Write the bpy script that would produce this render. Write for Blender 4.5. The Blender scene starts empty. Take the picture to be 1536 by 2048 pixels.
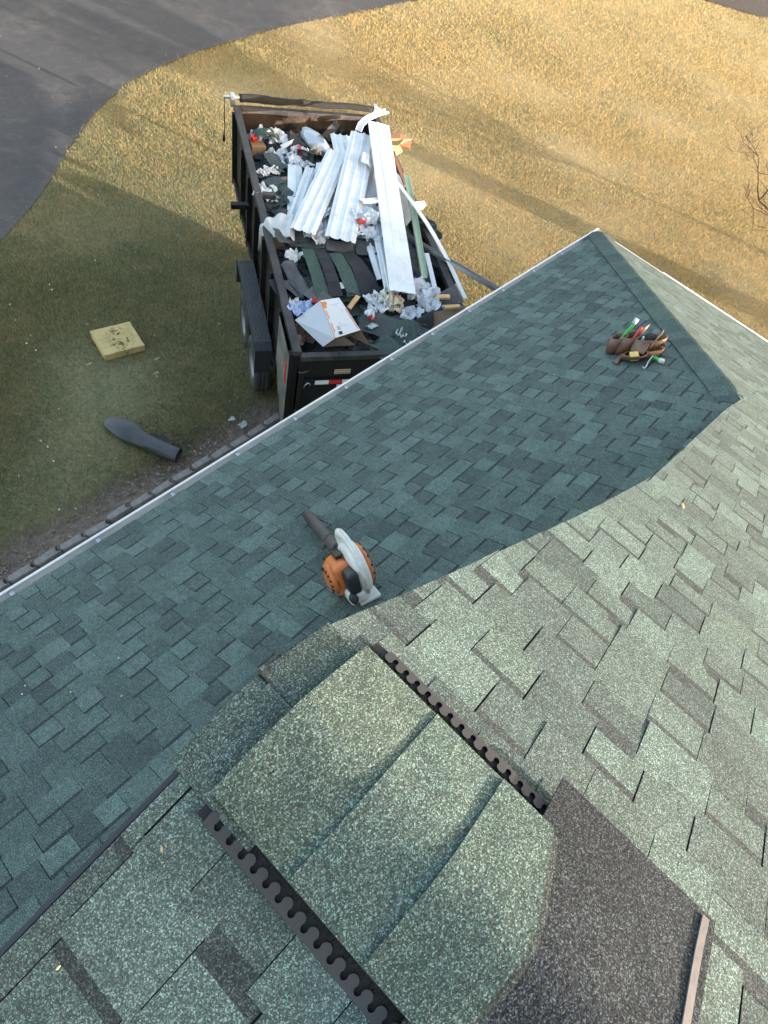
import bpy, bmesh, math, random
import numpy as np
from mathutils import Vector, Matrix, noise as mnoise

random.seed(7); rng = np.random.default_rng(7)
R_ = math.radians
scene = bpy.context.scene
COL = scene.collection

# ------------------------------------------------------------------ camera, sky, sun, exposure
CAM = np.array([0.0, 0.0, 6.7028])
CR = np.array([[0.662984661, -0.718585514, 0.209967137],     # camera right, down, forward (world)
               [-0.529483833, -0.648362556, -0.547058376],
               [0.529243054, 0.251517108, -0.810333841]])
FPX = 1309.254
cd = bpy.data.cameras.new('camera'); cam = bpy.data.objects.new('camera', cd); COL.objects.link(cam)
cd.sensor_fit = 'VERTICAL'; cd.sensor_height = 36.0; cd.sensor_width = 27.0
cd.lens = 36.0*FPX/2048.0; cd.clip_start = 0.05; cd.clip_end = 2000
m3 = Matrix((CR[0], -CR[1], -CR[2])).transposed()
cam.matrix_world = Matrix.Translation(CAM) @ m3.to_4x4()
scene.camera = cam

SUN_EL, SUN_AZ = R_(7.0), R_(18.0)          # azimuth: from -Y towards +X
SUND = Vector((math.sin(SUN_AZ)*math.cos(SUN_EL), -math.cos(SUN_AZ)*math.cos(SUN_EL), math.sin(SUN_EL)))
w = bpy.data.worlds.new('World'); scene.world = w; w.use_nodes = True
nt = w.node_tree; nt.nodes.clear()
sky = nt.nodes.new('ShaderNodeTexSky'); sky.sky_type = 'NISHITA'; sky.sun_disc = False
sky.sun_elevation = SUN_EL; sky.sun_rotation = math.atan2(SUND.x, SUND.y)
sky.air_density = 1.0; sky.dust_density = 3.5; sky.ozone_density = 0.6
bg = nt.nodes.new('ShaderNodeBackground'); bg.inputs[1].default_value = 0.15
wo = nt.nodes.new('ShaderNodeOutputWorld')
nt.links.new(sky.outputs[0], bg.inputs[0]); nt.links.new(bg.outputs[0], wo.inputs[0])
sl = bpy.data.lights.new('sun', 'SUN'); sl.energy = 2.4; sl.angle = R_(0.6); sl.color = (1.0, 0.93, 0.84)
sun = bpy.data.objects.new('sun', sl); COL.objects.link(sun)
sun.rotation_euler = SUND.to_track_quat('Z', 'Y').to_euler(); sun.location = (6, -10, 12)
vs = scene.view_settings; vs.view_transform = 'Standard'; vs.look = 'None'; vs.gamma = 1.0
vs.use_curve_mapping = False; vs.exposure = 2.93
scene.render.engine = 'CYCLES'; scene.cycles.max_bounces = 6

# ------------------------------------------------------------------ helpers
def pix(px, py, h):
    """authoring helper: the point at height h that the photograph shows at pixel (px, py)"""
    d = CR.T @ np.array([px-768.0, py-1024.0, FPX]); t = (h-CAM[2])/d[2]
    return Vector(CAM + t*d)
def project(P):
    c = (np.asarray(P, float)-CAM) @ CR.T
    return 768+FPX*c[..., 0]/c[..., 2], 1024+FPX*c[..., 1]/c[..., 2], c[..., 2]

def tag(o, label=None, cat=None, group=None, kind=None):
    if label: o['label'] = label
    if cat: o['category'] = cat
    if group: o['group'] = group
    if kind: o['kind'] = kind
    return o
def empty(name, loc=(0, 0, 0), rot=(0, 0, 0)):
    o = bpy.data.objects.new(name, None); COL.objects.link(o); o.location = loc; o.rotation_euler = rot
    o.empty_display_size = 0.2
    return o
def link(name, me, mat, parent=None, smooth=False):
    if mat and not me.materials: me.materials.append(mat)
    if smooth: me.polygons.foreach_set('use_smooth', [True]*len(me.polygons))
    o = bpy.data.objects.new(name, me); COL.objects.link(o)
    if parent: o.parent = parent
    return o
def pyo(name, V, F, mat, parent=None, smooth=False, tone=None):
    me = bpy.data.meshes.new(name); me.from_pydata([tuple(v) for v in V], [], F); me.update()
    if tone is not None: set_tone(me, tone)
    return link(name, me, mat, parent, smooth)
def set_tone(me, tones):
    """one colour per face, kept in a corner attribute"""
    at = me.color_attributes.new('tone', 'FLOAT_COLOR', 'CORNER')
    arr = []
    for p, t in zip(me.polygons, tones): arr += [t[0], t[1], t[2], 1.0]*p.loop_total
    at.data.foreach_set('color', arr)
def bmo(name, bm, mat, parent=None, smooth=False, bevel=0, seg=2):
    me = bpy.data.meshes.new(name); bm.normal_update(); bm.to_mesh(me); bm.free()
    o = link(name, me, mat, parent, smooth)
    if bevel:
        b = o.modifiers.new('bevel', 'BEVEL'); b.width = bevel; b.segments = seg; b.limit_method = 'ANGLE'
    return o
def box(bm, x0, x1, y0, y1, z0, z1, M=None):
    vs_ = [bm.verts.new(Vector((x, y, z)) if M is None else M @ Vector((x, y, z)))
           for z in (z0, z1) for (x, y) in ((x0, y0), (x1, y0), (x1, y1), (x0, y1))]
    for f in ((3, 2, 1, 0), (4, 5, 6, 7), (0, 1, 5, 4), (1, 2, 6, 5), (2, 3, 7, 6), (3, 0, 4, 7)):
        bm.faces.new([vs_[i] for i in f])
def boxo(name, b, mat, parent=None, bevel=0.004, M=None):
    bm = bmesh.new(); box(bm, *b, M=M); return bmo(name, bm, mat, parent, bevel=bevel)
def tube(bm, pts, rad, n=8, cap=True):
    pts = [Vector(p) for p in pts]; rings = []
    rad = rad if isinstance(rad, (list, tuple)) else [rad]*len(pts)
    up = None
    for i, p in enumerate(pts):
        t = (pts[min(i+1, len(pts)-1)]-pts[max(i-1, 0)]).normalized()
        if up is None: up = t.orthogonal().normalized()
        up = (up-t*up.dot(t)).normalized(); s = t.cross(up)
        rings.append([bm.verts.new(p+(up*math.cos(2*math.pi*k/n)+s*math.sin(2*math.pi*k/n))*rad[i]) for k in range(n)])
    for a, b in zip(rings, rings[1:]):
        for k in range(n): bm.faces.new((a[k], a[(k+1) % n], b[(k+1) % n], b[k]))
    if cap: bm.faces.new(rings[0][::-1]); bm.faces.new(rings[-1])
def tubo(name, pts, rad, mat, parent=None, n=10, cap=True):
    bm = bmesh.new(); tube(bm, pts, rad, n, cap); return bmo(name, bm, mat, parent, smooth=True)
def lathe(name, prof, mat, parent=None, n=24, M=None, smooth=True, closed=False):
    """prof: (r, z) along local z"""
    bm = bmesh.new(); rings = []
    for r, z in prof:
        rings.append([bm.verts.new((M or Matrix()) @ Vector((r*math.cos(2*math.pi*k/n), r*math.sin(2*math.pi*k/n), z))) for k in range(n)])
    pairs = list(zip(rings, rings[1:]))
    if closed: pairs.append((rings[-1], rings[0]))
    for a, b in pairs:
        for k in range(n): bm.faces.new((a[k], a[(k+1) % n], b[(k+1) % n], b[k]))
    if not closed:
        bm.faces.new(rings[0][::-1]); bm.faces.new(rings[-1])
    o = bmo(name, bm, mat, parent, smooth=smooth)
    return o
def grid_sheet(bm, fn, nu, nv, thick=0.0):
    g = [[fn(i/nu, j/nv) for j in range(nv+1)] for i in range(nu+1)]
    top = [[bm.verts.new(p) for p in r] for r in g]
    for i in range(nu):
        for j in range(nv): bm.faces.new((top[i][j], top[i+1][j], top[i+1][j+1], top[i][j+1]))
    if thick:
        geom = list(bm.faces)
        bm.normal_update()
        nrm = [[top[i][j].normal.copy() for j in range(nv+1)] for i in range(nu+1)]
        bot = [[bm.verts.new(top[i][j].co-nrm[i][j]*thick) for j in range(nv+1)] for i in range(nu+1)]
        for i in range(nu):
            for j in range(nv): bm.faces.new((bot[i][j+1], bot[i+1][j+1], bot[i+1][j], bot[i][j]))
        for i in range(nu):
            bm.faces.new((top[i][0], bot[i][0], bot[i+1][0], top[i+1][0]))
            bm.faces.new((top[i+1][nv], bot[i+1][nv], bot[i][nv], top[i][nv]))
        for j in range(nv):
            bm.faces.new((top[0][j+1], bot[0][j+1], bot[0][j], top[0][j]))
            bm.faces.new((top[nu][j], bot[nu][j], bot[nu][j+1], top[nu][j+1]))
def text_mesh(name, body, size, mat, parent, M, bold=0.0, extrude=0.0006):
    cu = bpy.data.curves.new(name, 'FONT'); cu.body = body; cu.size = size; cu.align_x = 'CENTER'; cu.align_y = 'CENTER'
    cu.extrude = extrude; cu.offset = bold
    t = bpy.data.objects.new(name, cu); COL.objects.link(t)
    dg = bpy.context.evaluated_depsgraph_get(); me = bpy.data.meshes.new_from_object(t.evaluated_get(dg))
    bpy.data.objects.remove(t); me.transform(M)
    return link(name, me, mat, parent)

# ------------------------------------------------------------------ materials
class Mat:
    def __init__(s, name, rough=0.6, metal=0.0, spec=0.5):
        s.m = bpy.data.materials.new(name); s.m.use_nodes = True; s.t = s.m.node_tree
        s.b = s.t.nodes['Principled BSDF']; s.b.inputs['Roughness'].default_value = rough
        s.b.inputs['Metallic'].default_value = metal; s.b.inputs['Specular IOR Level'].default_value = spec
    def n(s, typ, **kw):
        nd = s.t.nodes.new(typ)
        for k, v in kw.items():
            if k in nd.inputs.keys(): nd.inputs[k].default_value = v
            else: setattr(nd, k, v)
        return nd
    def l(s, a, b): s.t.links.new(a, b)
    def pos(s): return s.n('ShaderNodeNewGeometry').outputs['Position']
    def obj(s): return s.n('ShaderNodeTexCoord').outputs['Object']
    def noise(s, co, scale, detail=4, rough=0.55, dist=0.0):
        nd = s.n('ShaderNodeTexNoise', Scale=scale, Detail=detail, Roughness=rough, Distortion=dist); s.l(co, nd.inputs['Vector']); return nd.outputs['Fac']
    def ramp(s, fac, stops, interp='LINEAR'):
        nd = s.n('ShaderNodeValToRGB'); cr = nd.color_ramp; cr.interpolation = interp
        while len(cr.elements) < len(stops): cr.elements.new(0.5)
        for e, (p, c) in zip(cr.elements, stops):
            e.position = p; e.color = (c[0], c[1], c[2], 1) if hasattr(c, '__len__') else (c, c, c, 1)
        s.l(fac, nd.inputs[0]); return nd.outputs[0]
    def mix(s, fac, a, b, blend='MIX'):
        nd = s.n('ShaderNodeMix', data_type='RGBA', blend_type=blend)
        for sock, v in ((nd.inputs[0], fac), (nd.inputs[6], a), (nd.inputs[7], b)):
            if hasattr(v, 'is_output'): s.l(v, sock)
            elif hasattr(v, '__len__'): sock.default_value = (v[0], v[1], v[2], 1)
            else: sock.default_value = v
        return nd.outputs[2]
    def math(s, op, a, b=0.0, clamp=False):
        nd = s.n('ShaderNodeMath', operation=op, use_clamp=clamp)
        for sock, v in ((nd.inputs[0], a), (nd.inputs[1], b)):
            if hasattr(v, 'is_output'): s.l(v, sock)
            else: sock.default_value = v
        return nd.outputs[0]
    def color(s, c):
        if hasattr(c, 'is_output'): s.l(c, s.b.inputs['Base Color'])
        else: s.b.inputs['Base Color'].default_value = (c[0], c[1], c[2], 1)
    def bump(s, h, strength=0.3, dist=0.01):
        nd = s.n('ShaderNodeBump', Strength=strength, Distance=dist); s.l(h, nd.inputs['Height']); s.l(nd.outputs[0], s.b.inputs['Normal'])

def simple(name, c, rough=0.6, metal=0.0, var=0.18, scale=9.0, bump=0.0, bscale=60, dirt=None, dirt_amt=0.35, spec=0.5):
    """painted / plain surface with uneven tone, fine grain and optional dirt"""
    M = Mat(name, rough, metal, spec); co = M.obj()
    f = M.noise(co, scale, 5, 0.6)
    lo = [x*(1-var) for x in c]; hi = [min(1, x*(1+var)) for x in c]
    col = M.ramp(f, ((0.3, lo), (0.7, hi)))
    if dirt:
        g = M.noise(co, scale*0.6, 6, 0.7, 0.4)
        k = M.ramp(g, ((0.45, 0), (0.72, 1))); k2 = M.math('MULTIPLY', k, dirt_amt)
        col = M.mix(k2, col, dirt)
    M.color(col)
    if bump: M.bump(M.noise(co, bscale, 3), bump, 0.004)
    return M.m

def granule_mat(name, tint=(1, 1, 1), contrast=1.0, use_tone=True, base=(0.08, 0.1, 0.1)):
    """roofing granules: a tone per tab (corner attribute) broken into 2-3 mm coloured grains"""
    M = Mat(name, 0.92, 0.0, 0.25); co = M.pos()
    v = M.n('ShaderNodeTexVoronoi', Scale=520.0); M.l(co, v.inputs['Vector'])
    sep = M.n('ShaderNodeSeparateColor'); M.l(v.outputs['Color'], sep.inputs[0])
    if use_tone:
        a = M.n('ShaderNodeAttribute', attribute_name='tone'); tone = a.outputs['Color']
    else:
        tone = M.mix(1.0, base, (1, 1, 1), 'MULTIPLY')
    c = contrast
    br = M.ramp(sep.outputs[0], ((0.0, 1-0.62*c), (0.35, 1-0.36*c), (0.62, 1.0), (0.84, 1+0.55*c), (0.96, 1+1.9*c)))
    # ramp colours clamp nothing above 1 in Cycles
    col = M.mix(1.0, tone, br, 'MULTIPLY')
    hue = M.ramp(sep.outputs[1], ((0.0, (1.05, 0.96, 1.0)), (0.25, (1.01, 0.99, 0.99)), (0.55, (0.93, 1.04, 1.0)), (0.8, (0.88, 1.10, 1.02)), (1.0, (1.06, 1.05, 0.93))))
    col = M.mix(1.0, col, hue, 'MULTIPLY')
    n1 = M.ramp(M.noise(co, 5.0, 5, 0.6), ((0.3, 0.86), (0.7, 1.12)))
    col = M.mix(1.0, col, n1, 'MULTIPLY')
    n2 = M.ramp(M.noise(co, 38.0, 4, 0.65), ((0.3, 0.87), (0.7, 1.13)))
    col = M.mix(1.0, col, n2, 'MULTIPLY')
    col = M.mix(1.0, col, tint, 'MULTIPLY')
    M.color(col)
    h = M.math('SUBTRACT', 1.0, v.outputs['Distance']); n3 = M.noise(co, 120.0, 3)
    M.bump(M.math('ADD', M.math('MULTIPLY', sep.outputs[2], 0.8), n3), 0.55, 0.0022)
    return M.m

MT = {}
MT['shingle'] = granule_mat('shingle_granules', contrast=0.9)
MT['cap'] = granule_mat('ridge_cap_granules', contrast=1.0)
MT['cap_dark'] = granule_mat('dark_headlap_granules', contrast=1.45)
MT['deck'] = simple('roof_underlay', (0.018, 0.018, 0.02), 0.9)
MT['white_metal'] = simple('white_coated_aluminium', (0.64, 0.65, 0.67), 0.5, 0, 0.05, 5, dirt=(0.30, 0.285, 0.26), dirt_amt=0.45)
MT['gutter'] = simple('white_gutter', (0.70, 0.69, 0.67), 0.45, 0, 0.05, 4, dirt=(0.42, 0.38, 0.34), dirt_amt=0.4)
MT['siding'] = simple('vinyl_siding', (0.58, 0.55, 0.49), 0.6, 0, 0.05)
MT['vent_black'] = simple('vent_plastic_black', (0.006, 0.006, 0.007), 0.75)
MT['vent_grey'] = simple('vent_plastic_grey', (0.026, 0.025, 0.027), 0.6, 0, 0.12, 30, bump=0.15, bscale=300)
MT['steel'] = simple('galvanised_steel', (0.5, 0.5, 0.51), 0.35, 0.85, 0.1, 20)
def trailer_paint(name, base, dust, amt):
    M = Mat(name, 0.5, 0, 0.3); co = M.obj()
    n = M.noise(co, 2.2, 7, 0.7, 0.6); n2 = M.noise(co, 26, 5, 0.7)
    k = M.math('MULTIPLY', M.ramp(M.math('ADD', M.math('MULTIPLY', n, 0.75), M.math('MULTIPLY', n2, 0.25)), ((0.42, 0), (0.66, 1))), amt)
    M.color(M.mix(k, base, dust)); M.l(M.ramp(n, ((0.3, 0.35), (0.7, 0.75))), M.b.inputs['Roughness'])
    M.bump(n2, 0.15, 0.004); return M.m
MT['paint'] = trailer_paint('black_trailer_paint', (0.005, 0.005, 0.0055), (0.032, 0.026, 0.022), 0.5)
MT['paint_in'] = trailer_paint('scuffed_inner_paint', (0.016, 0.013, 0.012), (0.10, 0.064, 0.040), 0.9)
MT['paint_rail'] = trailer_paint('worn_rail_paint', (0.025, 0.022, 0.022), (0.10, 0.085, 0.08), 0.8)
MT['dusty'] = trailer_paint('dusty_side_panel', (0.09, 0.085, 0.08), (0.24, 0.225, 0.205), 1.0)
MT['rubber'] = simple('tyre_rubber', (0.022, 0.021, 0.021), 0.85, 0, 0.25, 8, dirt=(0.12, 0.10, 0.08), dirt_amt=0.5)
MT['rim'] = simple('grey_wheel_rim', (0.20, 0.20, 0.205), 0.5, 0.4, 0.15, 8, dirt=(0.12, 0.10, 0.08), dirt_amt=0.4)
def tread_mat():
    M = Mat('tread_plate', 0.45, 0.0, 0.5); co = M.obj()
    a = M.n('ShaderNodeTexVoronoi', Scale=34.0); M.l(co, a.inputs['Vector'])
    M.color(M.mix(M.math('MULTIPLY', M.noise(co, 6, 5), 0.6), (0.012, 0.013, 0.017), (0.06, 0.06, 0.065)))
    M.bump(M.ramp(a.outputs['Distance'], ((0.05, 1), (0.4, 0))), 0.8, 0.006); return M.m
MT['tread'] = tread_mat()
MT['tarp'] = simple('black_mesh_tarp', (0.013, 0.0125, 0.0125), 0.95, 0, 0.4, 12, bump=0.5, bscale=50)
MT['red'] = simple('red_tape', (0.55, 0.02, 0.015), 0.3, 0, 0.05)
MT['white'] = simple('white_tape', (0.8, 0.8, 0.78), 0.35, 0, 0.05)
MT['plate'] = simple('licence_plate', (0.62, 0.60, 0.55), 0.4, 0, 0.06)
MT['ink'] = simple('black_ink', (0.012, 0.012, 0.014), 0.6, 0, 0.05)
MT['cream'] = simple('cream_sticker', (0.66, 0.52, 0.34), 0.5, 0, 0.1, 40)
MT['cardboard'] = simple('brown_cardboard', (0.30, 0.185, 0.10), 0.85, 0, 0.12, 6, bump=0.1)
MT['cardboard_dark'] = simple('weathered_cardboard', (0.15, 0.10, 0.065), 0.85, 0, 0.15, 6, bump=0.1)
MT['carton_white'] = simple('white_carton', (0.58, 0.57, 0.57), 0.6, 0, 0.04, 5, dirt=(0.5, 0.46, 0.4), dirt_amt=0.2)
MT['carton_side'] = simple('grey_white_carton_side', (0.42, 0.43, 0.48), 0.7, 0, 0.04, 5)
MT['orange_ink'] = simple('orange_print', (0.62, 0.18, 0.03), 0.6, 0, 0.1, 40)
MT['print_grey'] = simple('grey_print', (0.33, 0.33, 0.35), 0.7, 0, 0.1)
MT['plastic_white'] = simple('white_plastic_film', (0.56, 0.57, 0.60), 0.35, 0, 0.06, 14, bump=0.25, bscale=40)
MT['plastic_clear'] = simple('milky_plastic_film', (0.50, 0.53, 0.57), 0.25, 0, 0.18, 14, bump=0.3, bscale=40)
MT['cloth'] = simple('white_fabric_sheet', (0.52, 0.51, 0.51), 0.85, 0, 0.08, 10, bump=0.35, bscale=30)
MT['paper'] = simple('white_paper', (0.60, 0.59, 0.57), 0.8, 0, 0.05, 20)
MT['cream_paper'] = simple('cream_paper', (0.62, 0.50, 0.36), 0.8, 0, 0.08, 20)
MT['felt'] = simple('black_roofing_felt', (0.016, 0.016, 0.019), 0.85, 0, 0.25, 6, bump=0.15, bscale=25)
MT['felt_grey'] = simple('grey_roofing_felt', (0.075, 0.075, 0.078), 0.9, 0, 0.25, 8, bump=0.15, bscale=25)
MT['blackbag'] = simple('black_plastic_bag', (0.012, 0.012, 0.014), 0.28, 0, 0.2, 10, bump=0.4, bscale=22)
MT['silver'] = simple('silver_bag', (0.42, 0.44, 0.48), 0.38, 0.15, 0.1, 10, bump=0.3, bscale=25)
MT['green_trim'] = simple('pale_green_trim', (0.40, 0.47, 0.35), 0.45, 0, 0.06, 6)
MT['terracotta'] = simple('terracotta_trim', (0.42, 0.17, 0.07), 0.55, 0, 0.08)
MT['brown_trim'] = simple('brown_trim', (0.20, 0.085, 0.045), 0.55, 0, 0.08)
MT['wood'] = simple('split_pine', (0.50, 0.31, 0.14), 0.75, 0, 0.15, 12)
MT['blue_film'] = simple('pale_blue_film', (0.38, 0.46, 0.66), 0.3, 0, 0.2, 20, bump=0.3)
MT['mint'] = simple('pale_mint_sheet', (0.52, 0.6, 0.55), 0.6, 0, 0.06)
MT['scrap_green'] = granule_mat('old_green_granules', use_tone=False, base=(0.055, 0.078, 0.068))
MT['scrap_grey'] = granule_mat('old_grey_granules', use_tone=False, base=(0.07, 0.073, 0.077))
MT['orange'] = simple('orange_plastic', (0.62, 0.16, 0.035), 0.4, 0, 0.1, 12, dirt=(0.16, 0.07, 0.04), dirt_amt=0.45)
MT['wplastic'] = simple('off_white_plastic', (0.70, 0.68, 0.65), 0.45, 0, 0.06, 12, dirt=(0.25, 0.22, 0.2), dirt_amt=0.4)
MT['bplastic'] = simple('black_plastic', (0.018, 0.018, 0.02), 0.45, 0, 0.2)
MT['tubeplastic'] = simple('faded_black_tube', (0.052, 0.044, 0.046), 0.55, 0, 0.2, 8, dirt=(0.11, 0.09, 0.085), dirt_amt=0.5)
MT['leather'] = simple('brown_leather', (0.15, 0.078, 0.05), 0.6, 0, 0.3, 22, bump=0.25, bscale=120)
MT['leather_tan'] = simple('tan_suede', (0.36, 0.19, 0.09), 0.8, 0, 0.15, 22, bump=0.2, bscale=120)
MT['leather_pale'] = simple('pale_suede_lining', (0.30, 0.20, 0.15), 0.85, 0, 0.15, 22)
MT['pouch_shade'] = simple('dark_pouch_shade', (0.018, 0.012, 0.010), 0.8)  # near-black disc colour, paints the shade down inside the open pouches
MT['green_tool'] = simple('green_plastic', (0.04, 0.36, 0.05), 0.4, 0, 0.1)
MT['red_tool'] = simple('red_plastic', (0.55, 0.05, 0.04), 0.4)
MT['yellow_tool'] = simple('yellow_plastic', (0.62, 0.42, 0.12), 0.5, 0, 0.2, 60)
def foam_mat():
    M = Mat('yellow_foam_board', 0.85, 0, 0.2); co = M.obj()
    n = M.noise(co, 7, 6, 0.65); s = M.noise(co, 16, 5, 0.75, 0.3)
    c = M.ramp(n, ((0.3, (0.40, 0.29, 0.12)), (0.7, (0.52, 0.40, 0.19))))
    g = M.n('ShaderNodeTexGradient', gradient_type='SPHERICAL'); mp = M.n('ShaderNodeMapping'); mp.inputs['Scale'].default_value = (4.6, 3.4, 2)
    mp.inputs['Location'].default_value = (-0.12, 0.1, 0)
    M.l(co, mp.inputs[0]); M.l(mp.outputs[0], g.inputs[0])
    k = M.math('MULTIPLY', M.ramp(s, ((0.50, 0), (0.56, 1))), M.ramp(g.outputs['Fac'], ((0.08, 0), (0.35, 1))))
    M.color(M.mix(k, c, (0.13, 0.085, 0.035))); M.bump(M.noise(co, 60, 4), 0.25, 0.004); return M.m
MT['foam'] = foam_mat()
MT['darkfabric'] = simple('dark_grey_coated_fabric', (0.040, 0.040, 0.045), 0.55, 0, 0.25, 6, bump=0.8, bscale=9)
MT['stone'] = simple('grey_concrete', (0.235, 0.21, 0.20), 0.9, 0, 0.22, 14, bump=0.4, bscale=90, dirt=(0.08, 0.07, 0.06), dirt_amt=0.5)
MT['bark'] = simple('dark_reddish_bark', (0.07, 0.035, 0.028), 0.9, 0, 0.3, 10, bump=0.4, bscale=40)
MT['bark2'] = simple('grey_brown_bark', (0.10, 0.08, 0.06), 0.9, 0, 0.3, 6, bump=0.5, bscale=25)
MT['leaf'] = simple('dry_leaf', (0.42, 0.30, 0.17), 0.8)

# ------------------------------------------------------------------ the ground
DRIVE = [(-60, -30), (-20, -6), (-6, 3.2), (-1.0, 6.4), (1.6, 7.75), (3.39, 8.9), (3.89, 9.23), (4.37, 9.54), (5.4, 10.42), (6.39, 11.21),
         (7.65, 11.98), (8.71, 12.34), (9.77, 12.58), (12.46, 12.92), (14.85, 12.96), (17.88, 13.02), (22, 13.3), (30, 14.6), (60, 24)]
def drive_edge(x):
    xs = [p[0] for p in DRIVE]; ys = [p[1] for p in DRIVE]
    return np.interp(x, xs, ys)
def ground_material(name, blade=False):
    """dormant lawn: straw patches, green patches, bare soil along the bed and where it is worn"""
    M = Mat(name, 0.9, 0, 0.15); co = M.pos()
    sx = M.n('ShaderNodeSeparateXYZ'); M.l(co, sx.inputs[0])
    flat = M.n('ShaderNodeCombineXYZ'); M.l(sx.outputs[0], flat.inputs[0]); M.l(sx.outputs[1], flat.inputs[1])
    p = flat.outputs[0]
    n1 = M.noise(p, 0.22, 5, 0.6, 0.5); n2 = M.noise(p, 1.5, 5, 0.65, 0.4); n3 = M.noise(p, 9.0, 4, 0.7)
    # the lawn is greener left of the trailer, straw coloured towards the right
    gx = M.n('ShaderNodeMapRange'); gx.inputs['From Min'].default_value = 3.0; gx.inputs['From Max'].default_value = 13.0
    gx.inputs['To Min'].default_value = -0.07; gx.inputs['To Max'].default_value = 0.20; M.l(sx.outputs[0], gx.inputs[0])
    f = M.math('ADD', M.math('ADD', M.math('MULTIPLY', n1, 0.40), M.math('MULTIPLY', n2, 0.42)), M.math('MULTIPLY', n3, 0.22))
    f = M.math('ADD', M.math('ADD', f, gx.outputs[0]), M.math('MULTIPLY', M.math('SUBTRACT', M.noise(p, 24.0, 3, 0.6), 0.5), 0.55))
    if blade:
        a = M.n('ShaderNodeAttribute', attribute_name='rnd')
        f = M.math('ADD', f, M.math('MULTIPLY', M.math('SUBTRACT', a.outputs['Fac'], 0.5), 0.50))
    c = M.ramp(f, ((0.30, (0.135, 0.165, 0.078)), (0.46, (0.265, 0.262, 0.140)), (0.60, (0.385, 0.305, 0.155)), (0.78, (0.52, 0.385, 0.19))))
    if not blade:
        c = M.mix(0.4, c, (0.21, 0.17, 0.11))
    d = M.noise(p, 0.9, 6, 0.7, 0.8)
    soil = M.ramp(d, ((0.62, 0), (0.72, 1)))
    dy = M.math('ABSOLUTE', M.math('SUBTRACT', sx.outputs[1], 4.12)); 
    lx = M.ramp(M.math('MULTIPLY', sx.outputs[0], 0.1), ((0.48, 1), (0.56, 0)))
    near = M.math('MULTIPLY', M.ramp(M.math('ADD', dy, M.math('MULTIPLY', M.math('SUBTRACT', n2, 0.5), 0.55)), ((0.16, 1), (0.42, 0))), lx)
    soil = M.math('MAXIMUM', M.math('MULTIPLY', soil, 0.65), near)
    sc = M.ramp(n3, ((0.3, (0.16, 0.12, 0.095)), (0.7, (0.30, 0.235, 0.19))))
    c = M.mix(M.math('MULTIPLY', soil, 0.55 if blade else 1.0), c, sc)
    M.color(c)
    if blade:
        M.b.inputs['Roughness'].default_value = 0.75
        tr = M.n('ShaderNodeBsdfTranslucent'); M.l(c, tr.inputs[0])
        ms = M.n('ShaderNodeMixShader', Fac=0.35); M.l(M.b.outputs[0], ms.inputs[1]); M.l(tr.outputs[0], ms.inputs[2])
        M.l(ms.outputs[0], M.t.nodes['Material Output'].inputs[0])
    else:
        M.bump(M.math('ADD', n3, M.math('MULTIPLY', M.noise(p, 45, 4, 0.7), 0.6)), 0.8, 0.05)
    return M.m
MT['lawn'] = ground_material('lawn_soil'); MT['grass'] = ground_material('grass_blades', True)
# one sheet to the horizon, gently uneven close by
xs = np.concatenate([[-600, -200, -60, -20], np.arange(-8, 40.1, 0.6), [60, 120, 300, 700]])
ys = np.concatenate([[-600, -200, -60, -20], np.arange(-8, 20.1, 0.6), [40, 120, 300, 700]])
V = []
for x in xs:
    for y in ys:
        z = 0.0
        if -8 < x < 40 and -8 < y < 20: z = 0.035*(mnoise.noise(Vector((x*0.5, y*0.5, 3.1)))-0.6)
        V.append((x, y, z))
ny = len(ys)
F = [(i*ny+j, (i+1)*ny+j, (i+1)*ny+j+1, i*ny+j+1) for i in range(len(xs)-1) for j in range(ny-1)]
tag(pyo('lawn', V, F, MT['lawn'], smooth=True), kind='structure')
# driveway
def asphalt():
    M = Mat('asphalt', 0.85, 0, 0.3); co = M.pos()
    n = M.noise(co, 0.5, 6, 0.65, 0.6); f = M.noise(co, 60, 4, 0.7); g = M.noise(co, 4, 5, 0.7, 0.8)
    c = M.ramp(M.math('ADD', M.math('MULTIPLY', n, 0.6), M.math('MULTIPLY', g, 0.4)), ((0.35, (0.046, 0.043, 0.045)), (0.52, (0.066, 0.060, 0.060)), (0.68, (0.108, 0.094, 0.086))))
    c = M.mix(1.0, c, M.ramp(f, ((0.25, 0.7), (0.75, 1.3))), 'MULTIPLY')
    v = M.n('ShaderNodeTexVoronoi', Scale=0.55, feature='DISTANCE_TO_EDGE'); ad = M.n('ShaderNodeVectorMath', operation='ADD')
    nn = M.n('ShaderNodeTexNoise', Scale=2.2, Detail=5); M.l(co, nn.inputs[0]); M.l(co, ad.inputs[0]); M.l(nn.outputs['Color'], ad.inputs[1]); M.l(ad.outputs[0], v.inputs[0])
    k = M.math('MULTIPLY', M.ramp(v.outputs['Distance'], ((0.0, 1), (0.006, 0))), M.ramp(n, ((0.45, 0), (0.6, 0.7))))
    M.color(M.mix(k, c, (0.03, 0.03, 0.032))); M.bump(M.math('ADD', f, M.math('MULTIPLY', g, 0.5)), 0.5, 0.008); return M.m
MT['asphalt'] = asphalt()
V = []; F = []
E = [(x, drive_edge(x)) for x in np.concatenate([[-60, -40, -20, -12], np.arange(-6, 30, 0.35), [40, 60]])]
for k, (x, y) in enumerate(E):
    j = 0.05*mnoise.noise(Vector((x*2.1, 0, 0)))
    V += [(x, y+j, 0.006), (x, y+0.6, 0.016), (x-0.4*22, y+22, 0.02), (x, y+90, 0.02)]
for k in range(len(E)-1):
    for r in range(3): F.append((4*k+r, 4*k+4+r, 4*k+5+r, 4*k+1+r))
tag(pyo('driveway', V, F, MT['asphalt'], smooth=True), kind='structure')
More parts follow.
